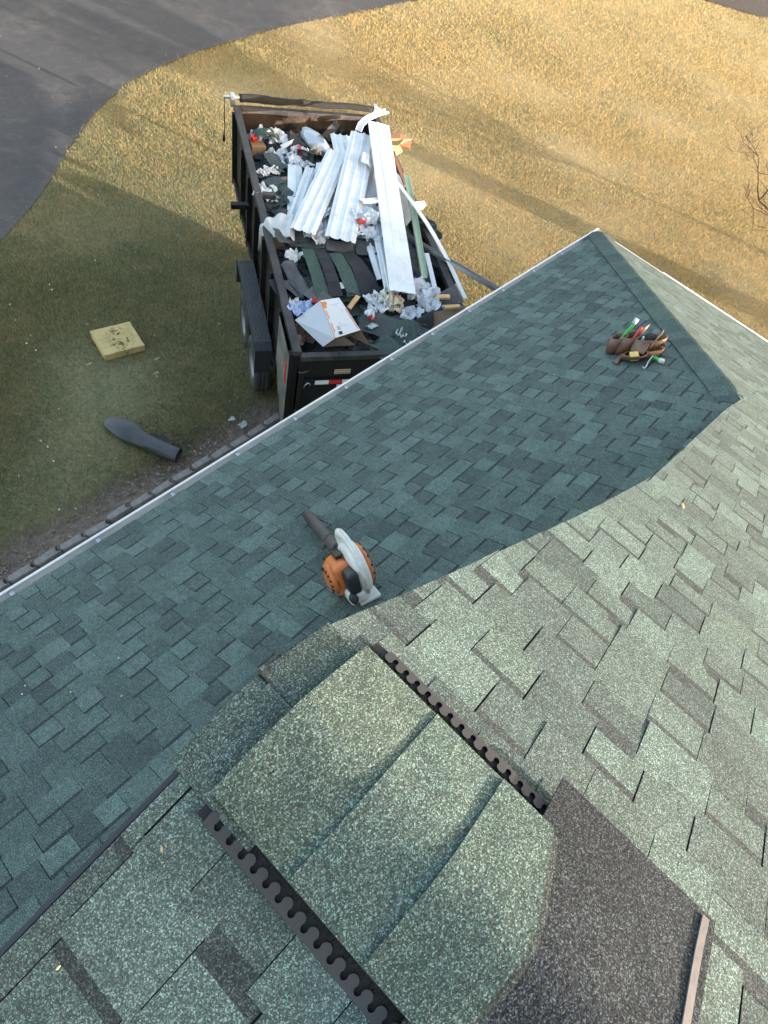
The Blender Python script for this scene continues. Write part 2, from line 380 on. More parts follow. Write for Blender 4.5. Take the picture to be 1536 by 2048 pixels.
# dark brown patch on the ground far off at the right
MT['ground_dark'] = simple('dark_brown_ground', (0.045, 0.032, 0.026), 0.95, 0, 0.4, 8, bump=0.6, bscale=20)
V = [(33.6+3.2*math.cos(a)*(1+0.15*math.sin(3*a)), 9.6+2.0*math.sin(a), 0.03) for a in np.linspace(0, 2*math.pi, 24, endpoint=False)]
tag(pyo('dark_ground_patch', V, [tuple(range(24))], MT['ground_dark']), kind='structure')
# gravel bed by the wall
MT['bed'] = simple('bed_soil', (0.035, 0.030, 0.028), 0.95, 0, 0.4, 9, bump=0.7, bscale=30)
V = [(-7, 1.9, 0.012), (7.3, 1.9, 0.012), (7.3, 3.2, 0.012), (5.2, 3.97, 0.012), (-7, 3.97, 0.012)]
tag(pyo('gravel_bed', V, [(0, 1, 2, 3, 4)], MT['bed']), kind='structure')
def pebbles(name, n, area, size, mats_, label):
    V = []; F = []; b = [(-1, -1, 0), (1, -1, 0), (1, 1, 0), (-1, 1, 0), (-.6, -.6, .9), (.6, -.6, .9), (.6, .6, .9), (-.6, .6, .9)]
    for _ in range(n):
        x = rng.uniform(area[0], area[1]); y = rng.uniform(area[2], area[3]) if len(area) == 4 else area[2](x)
        s = size*rng.uniform(0.5, 1.4); a = rng.uniform(0, 6.28); k = len(V); sy = rng.uniform(0.6, 1)
        for (u, v_, w_) in b:
            u *= s*rng.uniform(.8, 1.2); v_ *= s*sy*rng.uniform(.8, 1.2)
            V.append((x+u*math.cos(a)-v_*math.sin(a), y+u*math.sin(a)+v_*math.cos(a), 0.008+w_*s*0.8))
        F += [(k+4, k+5, k+6, k+7), (k, k+1, k+5, k+4), (k+1, k+2, k+6, k+5), (k+2, k+3, k+7, k+6), (k+3, k, k+4, k+7)]
    o = pyo(name, V, F, mats_); tag(o, label, 'gravel', kind='stuff')
MT['pebble'] = simple('pale_pebbles', (0.42, 0.38, 0.34), 0.85, 0, 0.3, 3)
MT['pebble2'] = simple('brown_pebbles', (0.20, 0.15, 0.125), 0.9, 0, 0.35, 3)
pebbles('bed_gravel', 700, (-1.5, 5.2, 3.0, 3.92), 0.014, MT['pebble'], 'pale pebbles on dark soil between edging stones and wall')
pebbles('soil_gravel', 900, (-1.5, 5.0, lambda x: 4.08+abs(rng.normal(0, 0.14))), 0.010, MT['pebble2'], 'brown grit strewn over the bare soil outside the edging stones')

# grass: single-triangle blades, denser close to the house
N = 1500000
px = rng.uniform(-260, 1800, N); py = rng.uniform(-80, 1330, N)
d = np.stack([px-768, py-1024, np.full(N, FPX)], 1) @ CR
t = -CAM[2]/np.minimum(d[:, 2], -1e-3); gx, gy = t*d[:, 0], t*d[:, 1]
keep = (d[:, 2] < -60) & (gx < 60) & (gy > -6) & (gy < 26)
keep &= gy < drive_edge(gx)+rng.normal(0, 0.05, N)
keep &= ~((gx < 5.3) & (gy < 4.06)) & ~((gx < 7.3) & (gy < 3.2))
dirt_d = gy-4.08; keep &= ~((gx < 5.0) & (dirt_d < 0.34) & (rng.uniform(0, 1, N) > np.clip(dirt_d/0.34, 0, 1)**1.5))
gx, gy = gx[keep], gy[keep]; n = len(gx)
dist = np.sqrt(gx**2+gy**2+CAM[2]**2); sc = np.clip(dist/11.0, 0.7, 2.2)
hgt = rng.uniform(0.012, 0.034, n)*sc**0.4; wid = rng.uniform(0.003, 0.0062, n)*sc
an = rng.uniform(0, 2*np.pi, n); la = rng.uniform(0, 2*np.pi, n); le = hgt*rng.uniform(0.2, 1.3, n)
gz = np.full(n, -0.03)
V3 = np.empty((n, 3, 3), np.float32)
V3[:, 0] = np.stack([gx-wid*np.cos(an), gy-wid*np.sin(an), gz], 1); V3[:, 1] = np.stack([gx+wid*np.cos(an), gy+wid*np.sin(an), gz], 1)
V3[:, 2] = np.stack([gx+le*np.cos(la), gy+le*np.sin(la), hgt], 1)
me = bpy.data.meshes.new('grass'); me.vertices.add(3*n); me.vertices.foreach_set('co', V3.ravel())
me.loops.add(3*n); me.loops.foreach_set('vertex_index', np.arange(3*n, dtype=np.int32))
me.polygons.add(n); me.polygons.foreach_set('loop_start', np.arange(0, 3*n, 3, dtype=np.int32))
me.update(); at = me.attributes.new('rnd', 'FLOAT', 'POINT'); at.data.foreach_set('value', np.repeat(rng.uniform(0, 1, n), 3).astype(np.float32))
tag(link('grass', me, MT['grass']), 'short dormant straw and green lawn grass', 'grass', kind='stuff')

# fallen leaf bits on lawn and driveway
V = []; F = []; T = []
for _ in range(420):
    q = pix(random.uniform(-150, 1650), random.uniform(-40, 1150), 0.0)
    if q.y < 4.1 and q.x < 8 or q.y < 3.3: continue
    if math.hypot(q.x, q.y) > 40: continue
    onroad = q.y > drive_edge(q.x)
    if onroad and random.random() < 0.45: continue
    s = random.uniform(0.006, 0.018)*(1.0 if q.length < 14 else 1.4); a = random.uniform(0, 6.28); k = len(V); z = 0.022 if onroad else random.uniform(0.015, 0.04)
    for u, v_, dz in ((-1.5, 0, 0), (0, -.7, .004), (1.5, 0, 0), (0, .7, .006)): V.append((q.x+s*(u*math.cos(a)-v_*math.sin(a)), q.y+s*(u*math.sin(a)+v_*math.cos(a)), z+dz))
    F.append((k, k+1, k+2, k+3))
tag(pyo('leaf_litter', V, F, MT['leaf']), 'sparse pale leaf bits strewn over lawn and driveway', 'leaf litter', kind='stuff')

# ------------------------------------------------------------------ the house: a Dutch gable roof
YE, ZE, XC = 2.355, 2.6, 7.875                 # eave line of the hip end, eave height, hip corner
TA, TB = 0.5658, 0.4060; AA, AB = math.atan(TA), math.atan(TB)
XR = 0.282; ZR = ZE+(XC-XR)*TB; XL = 2*XR-XC; K = TA/TB; YT = -0.35
SKEW = 0.1074
RX = [0.0, 0.30, 0.42, 0.606, 1.12, 1.51, 2.13, 3.81, 4.4, 5.2]; RY = [0.24, 0.245, 0.243, 0.206, 0.119, 0.056, -0.024, -0.087, -0.13, -0.16]
def rake(x): return float(np.interp(x, RX, RY))
def hip_y(x): return YE-(XC-x)/K
def hip_x(y): return XC-(YE-y)*K
house = empty('house', (0, 0, 0))
tag(house, 'house with green architectural shingle roof, hip end and white gutter', 'house')
cA, sA, cB, sB = math.cos(AA), math.sin(AA), math.cos(AB), math.sin(AB)
SL = {'A': dict(f=lambda s, t: Vector((s, YE-t*cA, ZE+t*sA)), n=Vector((0, sA, cA))),
      'B': dict(f=lambda s, t: Vector((XC-t*cB, s, ZE+t*sB)), n=Vector((sB, 0, cB))),
      'C': dict(f=lambda s, t: Vector((XL+t*cB, s, ZE+t*sB)), n=Vector((-sB, 0, cB)))}
def lim(sl, t):
    if sl == 'A':
        y = YE-t*cA
        return (2*XR-hip_x(y), hip_x(y)) if y > YT else (0, 0)
    x = XC-t*cB
    if x > XC: far = YE-(x-XC)/SKEW
    elif sl == 'B': far = hip_y(x) if hip_y(x) > rake(x) else rake(x)
    else: far = max(hip_y(x), 0.215)
    return (-4.2, far)
# roof decks
def deck(name, poly, n):
    V = [Vector(p)-n*0.004 for p in poly]; V += [v-n*0.10 for v in V]; k = len(poly)
    F = [tuple(range(k)), tuple(range(2*k-1, k-1, -1))]+[(i, i+k, (i+1) % k+k, (i+1) % k) for i in range(k)]
    return pyo(name, V, F, MT['deck'], house)
fA, fB, fC = SL['A']['f'], SL['B']['f'], SL['C']['f']
tT = (YE-YT)/cA
dA = deck('hip_roof_slope', [fA(XL+.01, 0), fA(XC-.01, 0), fA(hip_x(YT), tT), fA(2*XR-hip_x(YT), tT)], SL['A']['n'])
def pB(x, y): return Vector((x, y, ZE+(XC-x)*TB))
rk = [(x, rake(x)-.012) for x in (0.6, 1.12, 1.51, 2.13, 3.0, 3.81)]+[(4.40, hip_y(4.40)-.01)]
xe = XC+SKEW*(YE+9)
dB = deck('main_roof_slope', [pB(XR, -9), pB(xe, -9), pB(XC, YE-.03)]+[pB(x, y) for x, y in rk[::-1]]+[pB(XR, 0.235)], SL['B']['n'])
def pC(x, y): return Vector((x, y, ZE+(x-XL)*TB))
dC = deck('rear_roof_slope', [pC(XR, -9), pC(XR, 0.205), pC(2*XR-hip_x(0.2), 0.205), pC(XL, YE), pC(XL, -9)], SL['C']['n'])
DK = {'A': dA, 'B': dB, 'C': dC}

PAL = [((0.066, 0.084, 0.080), 5), ((0.076, 0.098, 0.093), 4.5), ((0.087, 0.112, 0.106), 3), ((0.056, 0.069, 0.068), 3),
       ((0.046, 0.058, 0.058), 1.4), ((0.068, 0.087, 0.078), 0.8), ((0.057, 0.071, 0.070), 2)]
PW = [p[1] for p in PAL]
def tone_pick():
    c = random.choices(PAL, PW)[0][0]; f = random.uniform(0.94, 1.06); m = (0.070, 0.089, 0.085)
    return tuple((0.80*v+0.20*q)*f*1.22 for v, q in zip(c, m))
cells = []
def shingle_slope(sl, E, tmin, tmax):
    i = 0; t0 = tmin
    while t0 < tmax:
        t1 = t0+E
        a0, a1 = lim(sl, t0); b0, b1 = lim(sl, t1+0.02)
        lo, hi = min(a0, b0), max(a1, b1)
        s = lo-random.uniform(0, 0.25); tab = random.random() < 0.5
        while s < hi:
            wd = random.uniform(0.105, 0.175) if tab else random.uniform(0.095, 0.15)
            g = random.choice((0.001, 0.001, 0.0015, 0.003)) if tab else 0.0008
            q0, q1 = s+g, s+wd-g
            c = [max(q0, a0), min(q1, a1), min(q1, b1), max(q0, b0)]
            if c[1]-c[0] > -0.02 and c[2]-c[3] > -0.02 and (c[1]-c[0] > 0.004 or c[2]-c[3] > 0.004):
                if c[1] < c[0]: c[0] = c[1] = (c[0]+c[1])/2
                if c[2] < c[3]: c[2] = c[3] = (c[2]+c[3])/2
                cells.append(dict(sl=sl, s=c, t0=t0, t1=min(t1+0.025, tmax+0.02), E=E, tab=tab, th=(random.uniform(0.006, 0.008) if tab else random.uniform(0.003, 0.004))*(0.9 if sl == 'A' else 0.34), tone=tone_pick()))
            s += wd; tab = (not tab) if random.random() < 0.9 else tab
        t0 = t1; i += 1
shingle_slope('A', 0.132, -0.012, tT-0.02)
shingle_slope('B', 0.122, -0.75, (XC-XR)/cB-0.02)
shingle_slope('C', 0.1435, 0.0, (XR-XL)/cB-0.02)
def cell_geom(c):
    f, n = SL[c['sl']]['f'], SL[c['sl']]['n']; s, t0, t1, th = c['s'], c['t0'], c['t1'], c['th']
    e = 0.0012
    P = lambda sv, tv, h: f(sv, tv)+n*h
    jl, jr = random.uniform(-.001, .0012), random.uniform(-.001, .0012)
    hm = lambda tv: th+(e-th)*(tv-t0)/(t1-t0)
    V = [P(s[0], t0, 0), P(s[1], t0, 0), P(s[0], t0, th+jl), P(s[1], t0, th+jr)]
    T = []; F = [(0, 1, 3, 2)]; T.append(c['tone'])
    if c['tab']:
        V += [P(s[3], t1, e), P(s[2], t1, e), P(s[3], t1, 0), P(s[2], t1, 0)]
        F += [(2, 3, 5, 4), (0, 2, 4, 6), (1, 7, 5, 3)]; T += [c['tone']]*3
    else:
        tb = t0+min(c['E'], t1-t0)*0.85; k = (tb-t0)/(t1-t0); sa, sb = s[0]+(s[3]-s[0])*k, s[1]+(s[2]-s[1])*k
        V += [P(sa, tb, hm(tb)), P(sb, tb, hm(tb)), P(s[3], t1, e), P(s[2], t1, e)]
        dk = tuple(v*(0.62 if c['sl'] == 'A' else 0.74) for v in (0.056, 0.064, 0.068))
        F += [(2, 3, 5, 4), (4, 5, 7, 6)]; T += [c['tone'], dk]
    if c['sl'] == 'A': return V, F, T
    return V, [tuple(reversed(x)) for x in F], T
# the 300 that show largest become objects of their own
ar = []
for c in cells:
    f = SL[c['sl']]['f']; P = [f(c['s'][0], c['t0']), f(c['s'][1], c['t0']), f(c['s'][2], c['t1']), f(c['s'][3], c['t1'])]
    X, Y, Z = project([tuple(p) for p in P]); cx, cy = X.mean(), Y.mean()
    vis = Z.min() > 0.2 and -40 < cx < 1576 and -40 < cy < 2088
    if c['sl'] == 'A' and vis:           # hidden under the gable overhang
        vis = cy < np.interp(cx, [0, 370, 620, 780, 1050, 1310, 1450], [1930, 1530, 1250, 1200, 1080, 950, 820])
    a = abs(0.5*np.sum(X*np.roll(Y, -1)-np.roll(X, -1)*Y)) if vis else 0
    ar.append(a)
order = np.argsort(-np.array(ar)); big = set(order[:300].tolist())
rest = {'A': ([], [], []), 'B': ([], [], []), 'C': ([], [], [])}
for i, c in enumerate(cells):
    V, F, T = cell_geom(c)
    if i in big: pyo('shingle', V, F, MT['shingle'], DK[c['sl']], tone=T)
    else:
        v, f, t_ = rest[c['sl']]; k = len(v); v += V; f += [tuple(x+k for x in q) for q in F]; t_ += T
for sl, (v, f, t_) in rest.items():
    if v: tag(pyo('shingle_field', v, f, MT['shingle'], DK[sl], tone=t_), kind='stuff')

# hip caps
H0 = Vector((XC, YE, ZE)); H1 = Vector((hip_x(-0.12), -0.12, ZE+(YE+0.12)*TA)); dh = (H1-H0).normalized(); LH = (H1-H0).length
nA, nB = SL['A']['n'], SL['B']['n']
eA = dh.cross(nA); eA = eA if eA.x < 0 else -eA
eB = nB.cross(dh); eB = eB if eB.x > 0 else -eB
nC = (nA+nB).normalized()
def hip_cap(d0, d1, tone, l1=0.003):
    prof = []
    for wv in (-0.165, -0.12, -0.075, -0.04, -0.015, 0.015, 0.04, 0.075, 0.12, 0.165):
        off = (eA*-wv if wv < 0 else eB*wv); nn = (nA if wv < 0 else nB).lerp(nC, max(0, 1-abs(wv)/0.07)).normalized()
        prof.append((off, nn, 0.010-0.0*max(0, 1-abs(wv)/0.07)))
    V = []; n = len(prof)
    for dd, lift in ((d0, 0.009), (d1, l1)):
        for off, nn, b in prof: V.append(H0+dh*dd+off+nn*(b+lift))
    for off, nn, b in prof: V.append(H0+dh*d0+off+nn*0.003)
    V += [V[n]-nA*0.02, V[2*n-1]-nB*0.02]
    F = [(i, i+1, n+i+1, n+i) for i in range(n-1)]+[(i+1, i, 2*n+i, 2*n+i+1) for i in range(n-1)]
    F += [(0, n, 3*n, 2*n), (n-1, 3*n-1, 3*n+1, 2*n-1)]
    return pyo('hip_cap', V, F, MT['cap'], house, smooth=False, tone=[tone]*len(F))
d = 0.10; k = 0
while d < LH:
    tn = random.choice(((0.080, 0.104, 0.096), (0.074, 0.095, 0.088), (0.068, 0.086, 0.082), (0.062, 0.076, 0.076), (0.082, 0.104, 0.092)))
    hip_cap(d-0.1 if k == 0 else d, min(d+0.19, LH+.05), tn, 0.003 if d+0.19 < LH else -0.022); d += 0.145; k += 1

# ridge vent with its caps
def zc(x, lift, r=0.045): return ZR+lift-TB*(math.sqrt((x-XR)**2+r*r)-0.4*r)
def ridge_cap(name, y0, y1, l0, l1, x0, x1, tone, edge=None, thick=0.007, droop=0.0, mat='cap'):
    """y0 near end, y1 far butt; edge(x) shifts the near end"""
    nu, nv = 18, 6; V = []; F = []
    for lay in (0, 1):
        for i in range(nu+1):
            x = x0+(x1-x0)*i/nu
            for j in range(nv+1):
                v = j/nv; ya = y0+(edge(x) if edge else 0); y = ya+(y1-ya)*v
                z = zc(x, l0+(l1-l0)*v)-lay*thick-droop*max(0, v-0.55)**2
                z += 0.0022*mnoise.noise(Vector((x*14, y*14, 5)))
                V.append((x, y, z))
    m = (nu+1)*(nv+1); I = lambda i, j: i*(nv+1)+j
    for i in range(nu):
        for j in range(nv):
            F.append((I(i, j), I(i+1, j), I(i+1, j+1), I(i, j+1))); F.append((m+I(i, j+1), m+I(i+1, j+1), m+I(i+1, j), m+I(i, j)))
    for i in range(nu):
        F.append((I(i, 0), m+I(i, 0), m+I(i+1, 0), I(i+1, 0))); F.append((I(i+1, nv), m+I(i+1, nv), m+I(i, nv), I(i, nv)))
    for j in range(nv):
        F.append((I(0, j+1), m+I(0, j+1), m+I(0, j), I(0, j))); F.append((I(nu, j), m+I(nu, j), m+I(nu, j+1), I(nu, j+1)))
    return pyo(name, V, F, MT[mat], house, tone=[tone]*len(F))
XV0, XV1 = 0.122, 0.462
ridge_cap('starter_cap', 0.06, 0.238, 0.013, 0.011, 0.11, 0.45, (0.075, 0.090, 0.081), droop=0.03)
ridge_cap('ridge_cap', -0.03, 0.158, 0.025, 0.029, XV0, XV1, (0.074, 0.094, 0.082), thick=0.005)
ridge_cap('ridge_cap', -0.175, -0.008, 0.0265, 0.0295, XV0, XV1, (0.069, 0.092, 0.085), thick=0.005)
ridge_cap('ridge_cap', -0.300, -0.153, 0.0335, 0.032, XV0, XV1, (0.066, 0.088, 0.080), edge=lambda x: 0.042*max(0, (x-0.30)/0.16), thick=0.0035)
c3 = ridge_cap('ridge_cap', -0.312, -0.163, 0.0300, 0.0285, XV0, XV1-0.008, (0.05, 0.055, 0.055), edge=lambda x: 0.042*max(0, (x-0.30)/0.16), thick=0.0035)
c4 = ridge_cap('ridge_cap', -0.545, -0.235, 0.028, 0.029, 0.02, 0.56, (0.024, 0.027, 0.0325), thick=0.005, mat='cap_dark')
tag(c4, 'dark purplish unfinished cap with a bare sealant strip')
def strip_sheet(name, y0, y1, x0, x1, lift, mat, n=20, parent=house, thick=0.003, wob=0.0):
    bm = bmesh.new()
    grid_sheet(bm, lambda u, v: Vector((x0+(x1-x0)*u, y0+(y1-y0)*v+wob*math.sin(9*u), zc(x0+(x1-x0)*u, lift))), n, 1, thick)
    return bmo(name, bm, mat, parent)
MT['sealant'] = simple('pinkish_release_strip', (0.13, 0.115, 0.118), 0.55, 0, 0.15, 60, bump=0.2)
strip_sheet('sealant_strip', -0.533, -0.521, 0.05, 0.552, 0.0315, MT['sealant'], wob=0.002, parent=c4)
vent = strip_sheet('ridge_vent', -0.45, 0.148, XV0+.012, XV1-.012, 0.0175, MT['vent_black'], thick=0.02)
# baffles: scalloped grey flange over a black slot, one on each side
def baffle(side, y0, y1):
    edge = XV1+0.012 if side > 0 else XV0-0.005; p = 0.0262
    def pt(u, v, h):
        x = edge+side*v; z = ZR-TB*abs(x-XR)+h
        return Vector((x, u, z))
    bm = bmesh.new(); wv = 0.027
    q = [bm.verts.new(pt(a, b, 0.010)) for a, b in ((y0, -0.02), (y1, -0.02), (y1, wv-0.003), (y0, wv-0.003))]
    bm.faces.new(q if side > 0 else q[::-1])
    slot = bmo('vent_slot', bm, MT['vent_black'], vent)
    out = []; n = int((y1-y0)/p)
    for j in range(n):
        u0 = y0+j*p
        for k in range(7):           # rounded gap
            a = math.pi*(-0.22+1.44*k/6)
            out.append((u0-0.0058*math.cos(a), 0.0155+0.0062*math.sin(a)))
        for k in range(7):           # lobe
            a = math.pi*(1-k/6)
            out.append((u0+p/2+0.0088*math.cos(a), 0.012-0.0085*math.sin(a)))
    uy = y0+n*p
    out += [(uy-0.006, wv), (y0-0.006, wv)]
    bm = bmesh.new(); top = [bm.verts.new(pt(a, b, 0.017)) for a, b in out]; bot = [bm.verts.new(pt(a, b, 0.0105)) for a, b in out]
    bm.faces.new(top if side > 0 else top[::-1])
    for i in range(len(out)):
        j = (i+1) % len(out); f = (top[j], top[i], bot[i], bot[j]); bm.faces.new(f if side > 0 else f[::-1])
    bmesh.ops.triangulate(bm, faces=[bm.faces[0]] if False else [f for f in bm.faces if len(f.verts) > 4])
    bmo('vent_baffle', bm, MT['vent_grey'], vent)
    # filter bristles between the slot and the cap
    V = []; F = []
    for _ in range(700):
        u = random.uniform(y0, y1); k = len(V); v0 = random.uniform(-0.002, 0.004); l = random.uniform(0.004, 0.011)
        V += [pt(u-0.0007, v0, 0.012), pt(u+0.0007, v0, 0.012), pt(u+random.uniform(-.004, .004), v0-l, random.uniform(0.02, 0.040) if side > 0 else 0.02)]; F.append((k, k+1, k+2))
    tag(pyo('vent_bristles', V, F, MT['vent_black'], vent), kind='stuff')
baffle(1, -0.262, 0.154); baffle(-1, -0.46, 0.154)
strip_sheet('vent_end_plug', 0.1485, 0.152, XV0+.01, XV1-.01, 0.016, MT['vent_black'], parent=vent, thick=0.02)

# gutters, fascia, walls
def gutter(name, P0, P1, out, clips=True):
    P0, P1 = Vector(P0), Vector(P1); out = Vector(out)
    prof = [(0.0, -0.012), (0.0, -0.125), (0.07, -0.125), (0.078, -0.085), (0.100, -0.055), (0.102, -0.004), (0.097, 0.003), (0.082, 0.003), (0.080, -0.006)]
    V = []; F = []; n = len(prof); L = (P1-P0).length; ns = max(2, int(L/0.8))
    for k in range(ns+1):
        o = P0.lerp(P1, k/ns)+Vector((0, 0, 0.006*mnoise.noise(Vector((k*1.3, 0, 2)))))
        for a, z in prof: V.append(o+out*a+Vector((0, 0, z)))
    for k in range(ns):
        for i in range(n-1): F.append((k*n+i, k*n+i+1, (k+1)*n+i+1, (k+1)*n+i))
    g = pyo(name, V, F, MT['gutter'], house); so = g.modifiers.new('t', 'SOLIDIFY'); so.thickness = 0.0025
    for e in (P0, P1):
        pyo('end_cap', [e+out*a+Vector((0, 0, z)) for a, z in prof[:7]], [tuple(range(7))], MT['gutter'], g)
    if clips:
        dr = (P1-P0).normalized(); s = 0.35
        while s < L:
            c = P0+dr*s; bm = bmesh.new()
            M = Matrix((( dr.x, out.x, 0, c.x), (dr.y, out.y, 0, c.y), (0, 0, 1, c.z), (0, 0, 0, 1)))
            box(bm, -0.014, 0.014, 0.0, 0.09, -0.022, -0.012, M); box(bm, -0.009, 0.009, 0.006, 0.03, -0.012, 0.004, M)
            bmo('gutter_hanger', bm, MT['steel'], g); s += 0.61
    return g
gutter('gutter', (XL, YE-0.012, ZE-0.022), (XC+0.10, YE-0.012, ZE-0.022), (0, 1, 0))
ed = Vector((-SKEW, 1, 0)).normalized(); eo = Vector((1, SKEW, 0)).normalized()
def eB_(y): return Vector((XC+SKEW*(YE-y), y, ZE-TB*SKEW*(YE-y)))
gutter('side_gutter', eB_(1.45)+Vector((-.02, 0, -.02)), eB_(-6)+Vector((-.02, 0, -.02)), eo, clips=False)
bm = bmesh.new(); a, b = eB_(YE+0.01), eB_(-9)
for z0, z1, o0, o1 in ((-0.012, 0.006, 0.0, 0.045),):
    v = [bm.verts.new(p+eo*o+Vector((0, 0, z))) for p in (a, b) for o, z in ((o0, z1), (o1, z0), (o1, z0-0.05), (o0, z0-0.05))]
    for i in range(4): bm.faces.new((v[i], v[(i+1) % 4], v[4+(i+1) % 4], v[4+i]))
bmo('drip_edge', bm, MT['white_metal'], house)
boxo('fascia', (XL+.03, XC-.03, YE-.05, YE-.014, ZE-0.17, ZE-0.02), MT['white_metal'], house)
boxo('soffit', (XL+.03, XC-.03, 1.9, YE-.05, ZE-0.19, ZE-0.17), MT['white_metal'], house)
boxo('wall', (XL+0.45, XC-0.45, -8.6, 1.93, 0, ZE-0.1), MT['siding'], house, 0)
gw = [(hip_x(-0.2)+.0, -0.2), (2*XR-hip_x(-0.2), -0.2)]
V = [(gw[1][0], -0.2, ZE+1.3), (gw[0][0], -0.2, ZE+1.3), (XR, -0.2, ZR-0.1)]; V += [(x, y-0.1, z) for x, y, z in V]
pyo('gable_wall', V, [(0, 1, 2), (5, 4, 3), (0, 3, 4, 1), (1, 4, 5, 2), (2, 5, 3, 0)], MT['siding'], house)
# rake trim under both gable edges
MT['rake'] = simple('dark_drip_metal', (0.03, 0.029, 0.032), 0.5)
V = []; xs_ = np.linspace(-2.2, XR, 8)
for x in xs_: V += [pC(x, 0.218)+Vector((0, 0, -0.006)), pC(x, 0.222)-Vector((0, 0, 0.12))]
pyo('rake_trim', V, [(2*i, 2*i+1, 2*i+3, 2*i+2) for i in range(7)], MT['rake'], house).modifiers.new('t', 'SOLIDIFY').thickness = 0.008
V = []; xs_ = np.linspace(XR, 3.9, 22)
for x in xs_: V += [pB(x, rake(x)-0.006)+Vector((0, 0, -0.008)), pB(x, rake(x)-0.002)-Vector((0, 0, 0.12))]
pyo('rake_trim', V, [(2*i+2, 2*i+3, 2*i+1, 2*i) for i in range(21)], MT['rake'], house).modifiers.new('t', 'SOLIDIFY').thickness = 0.008

# ------------------------------------------------------------------ edging stones along the bed
def stone_mesh():
    bm = bmesh.new(); out = []
    for k in range(9): a = math.pi/2+math.pi*k/8; out.append((0.0+0.045*math.cos(a), 0.045*math.sin(a)))
    for k in range(9): a = -math.pi/2+math.pi*k/8; out.append((0.29-0.052+0.04*0-0.038*math.cos(a), 0.045*math.sin(a)))
    rings = []
    for z, s in ((-0.05, 1.0), (0.075, 1.0), (0.088, 0.86)):
        rings.append([bm.verts.new((0.12+(x-0.12)*(1 if s == 1 else 0.965), y*s, z)) for x, y in out])
    for a, b in zip(rings, rings[1:]):
        for i in range(len(out)): bm.faces.new((a[i], a[(i+1) % len(out)], b[(i+1) % len(out)], b[i]))
    bm.faces.new(rings[-1]); me = bpy.data.meshes.new('edging_stone'); bm.normal_update(); bm.to_mesh(me); bm.free(); return me
sm = stone_mesh()
ORD = ['first', 'second', 'third', 'fourth', 'fifth', 'sixth', 'seventh', 'eighth', 'ninth', 'tenth', 'eleventh', 'twelfth', 'thirteenth', 'fourteenth', 'fifteenth', 'sixteenth', 'seventeenth']
for k in range(17):
    x = 0.96-0.29*5+0.29*k
    o = link('edging_stone', sm, MT['stone']); o.location = (x, 4.0+0.012*math.sin(k*1.7)+0.008*random.uniform(-1, 1), random.uniform(-.008, .006)); o.rotation_euler = (random.uniform(-.04, .04), random.uniform(-.03, .03), random.uniform(-.035, .035))
    tag(o, ORD[16-k]+' grey round-ended edging stone counting from the trailer end', 'edging stone', 'edging stones bordering the gravel bed')

# ------------------------------------------------------------------ dump trailer
TY = 0.576; TW, TLn, TH = 2.1, 4.92, 1.89
trailer = empty('dump_trailer', (3.938, 3.45, -0.01), (0, -0.02, -TY))
tag(trailer, 'black tandem-axle dump trailer heaped with roofing tear-off', 'trailer')
P = MT['paint']
boxo('deck', (0.0, TW, 0.0, TLn, 0.84, 0.90), MT['paint_in'], trailer)
for x in (0.35, 1.67): boxo('frame_rail', (x, x+0.08, 0.1, TLn, 0.70, 0.838), P, trailer)
lw = boxo('side_wall', (0.0, 0.035, 0.0, TLn, 0.86, 1.83), P, trailer)
rw = boxo('side_wall', (TW-0.035, TW, 0.0, TLn, 0.80, 1.83), P, trailer)
boxo('top_rail', (-0.035, 0.055, -0.01, TLn+.01, 1.831, 1.90), MT['paint_rail'], trailer, 0.008)
boxo('top_rail', (TW-0.055, TW+0.035, -0.01, TLn+.01, 1.831, 1.90), MT['paint_rail'], trailer, 0.008)
for wall, xa, xb in ((lw, -0.062, -0.001), (rw, TW+0.001, TW+0.062)):
    for y in (0.05, 0.72, 1.36, 2.0, 2.64, 3.28, 3.92, 4.84): boxo('stake', (xa, xb, y-0.035, y+0.035, 0.80, 1.828), P, wall)
boxo('lower_rail', (-0.05, -0.001, 0.09, TLn-0.12, 0.82, 0.90), P, trailer); boxo('lower_rail', (TW+.001, TW+0.05, 0.09, TLn-.12, 0.82, 0.90), P, trailer)
fw = boxo('front_wall', (0.036, TW-0.036, TLn-0.045, TLn-0.001, 0.80, 1.84), MT['paint_in'], trailer)
boxo('top_rail', (0.057, TW-0.057, TLn-0.075, TLn+0.012, 1.841, 1.905), MT['paint_rail'], trailer, 0.006)
# dusty rear corner panel and mud flap on the left side
bm = bmesh.new()
pr = [(0.04, 0.45), (0.02, 1.10), (0.02, 1.80), (0.66, 1.80), (0.66, 1.15), (0.50, 0.98), (0.46, 0.86), (0.34, 0.84), (0.26, 0.66), (0.19, 0.68), (0.12, 0.42), (0.08, 0.46)]
fr = [bm.verts.new((-0.066, y, z)) for y, z in pr]; bk = [bm.verts.new((-0.0635, y, z)) for y, z in pr]
bm.faces.new(fr[::-1]); bm.faces.new(bk)
for i in range(len(pr)): j = (i+1) % len(pr); bm.faces.new((fr[i], fr[j], bk[j], bk[i]))
tag(bmo('corner_panel', bm, MT['dusty'], trailer), 'dusty grey panel with a ragged lower edge')
boxo('red_stripe', (-0.0695, -0.0665, 0.10, 0.16, 1.30, 1.62), MT['red'], trailer, 0)
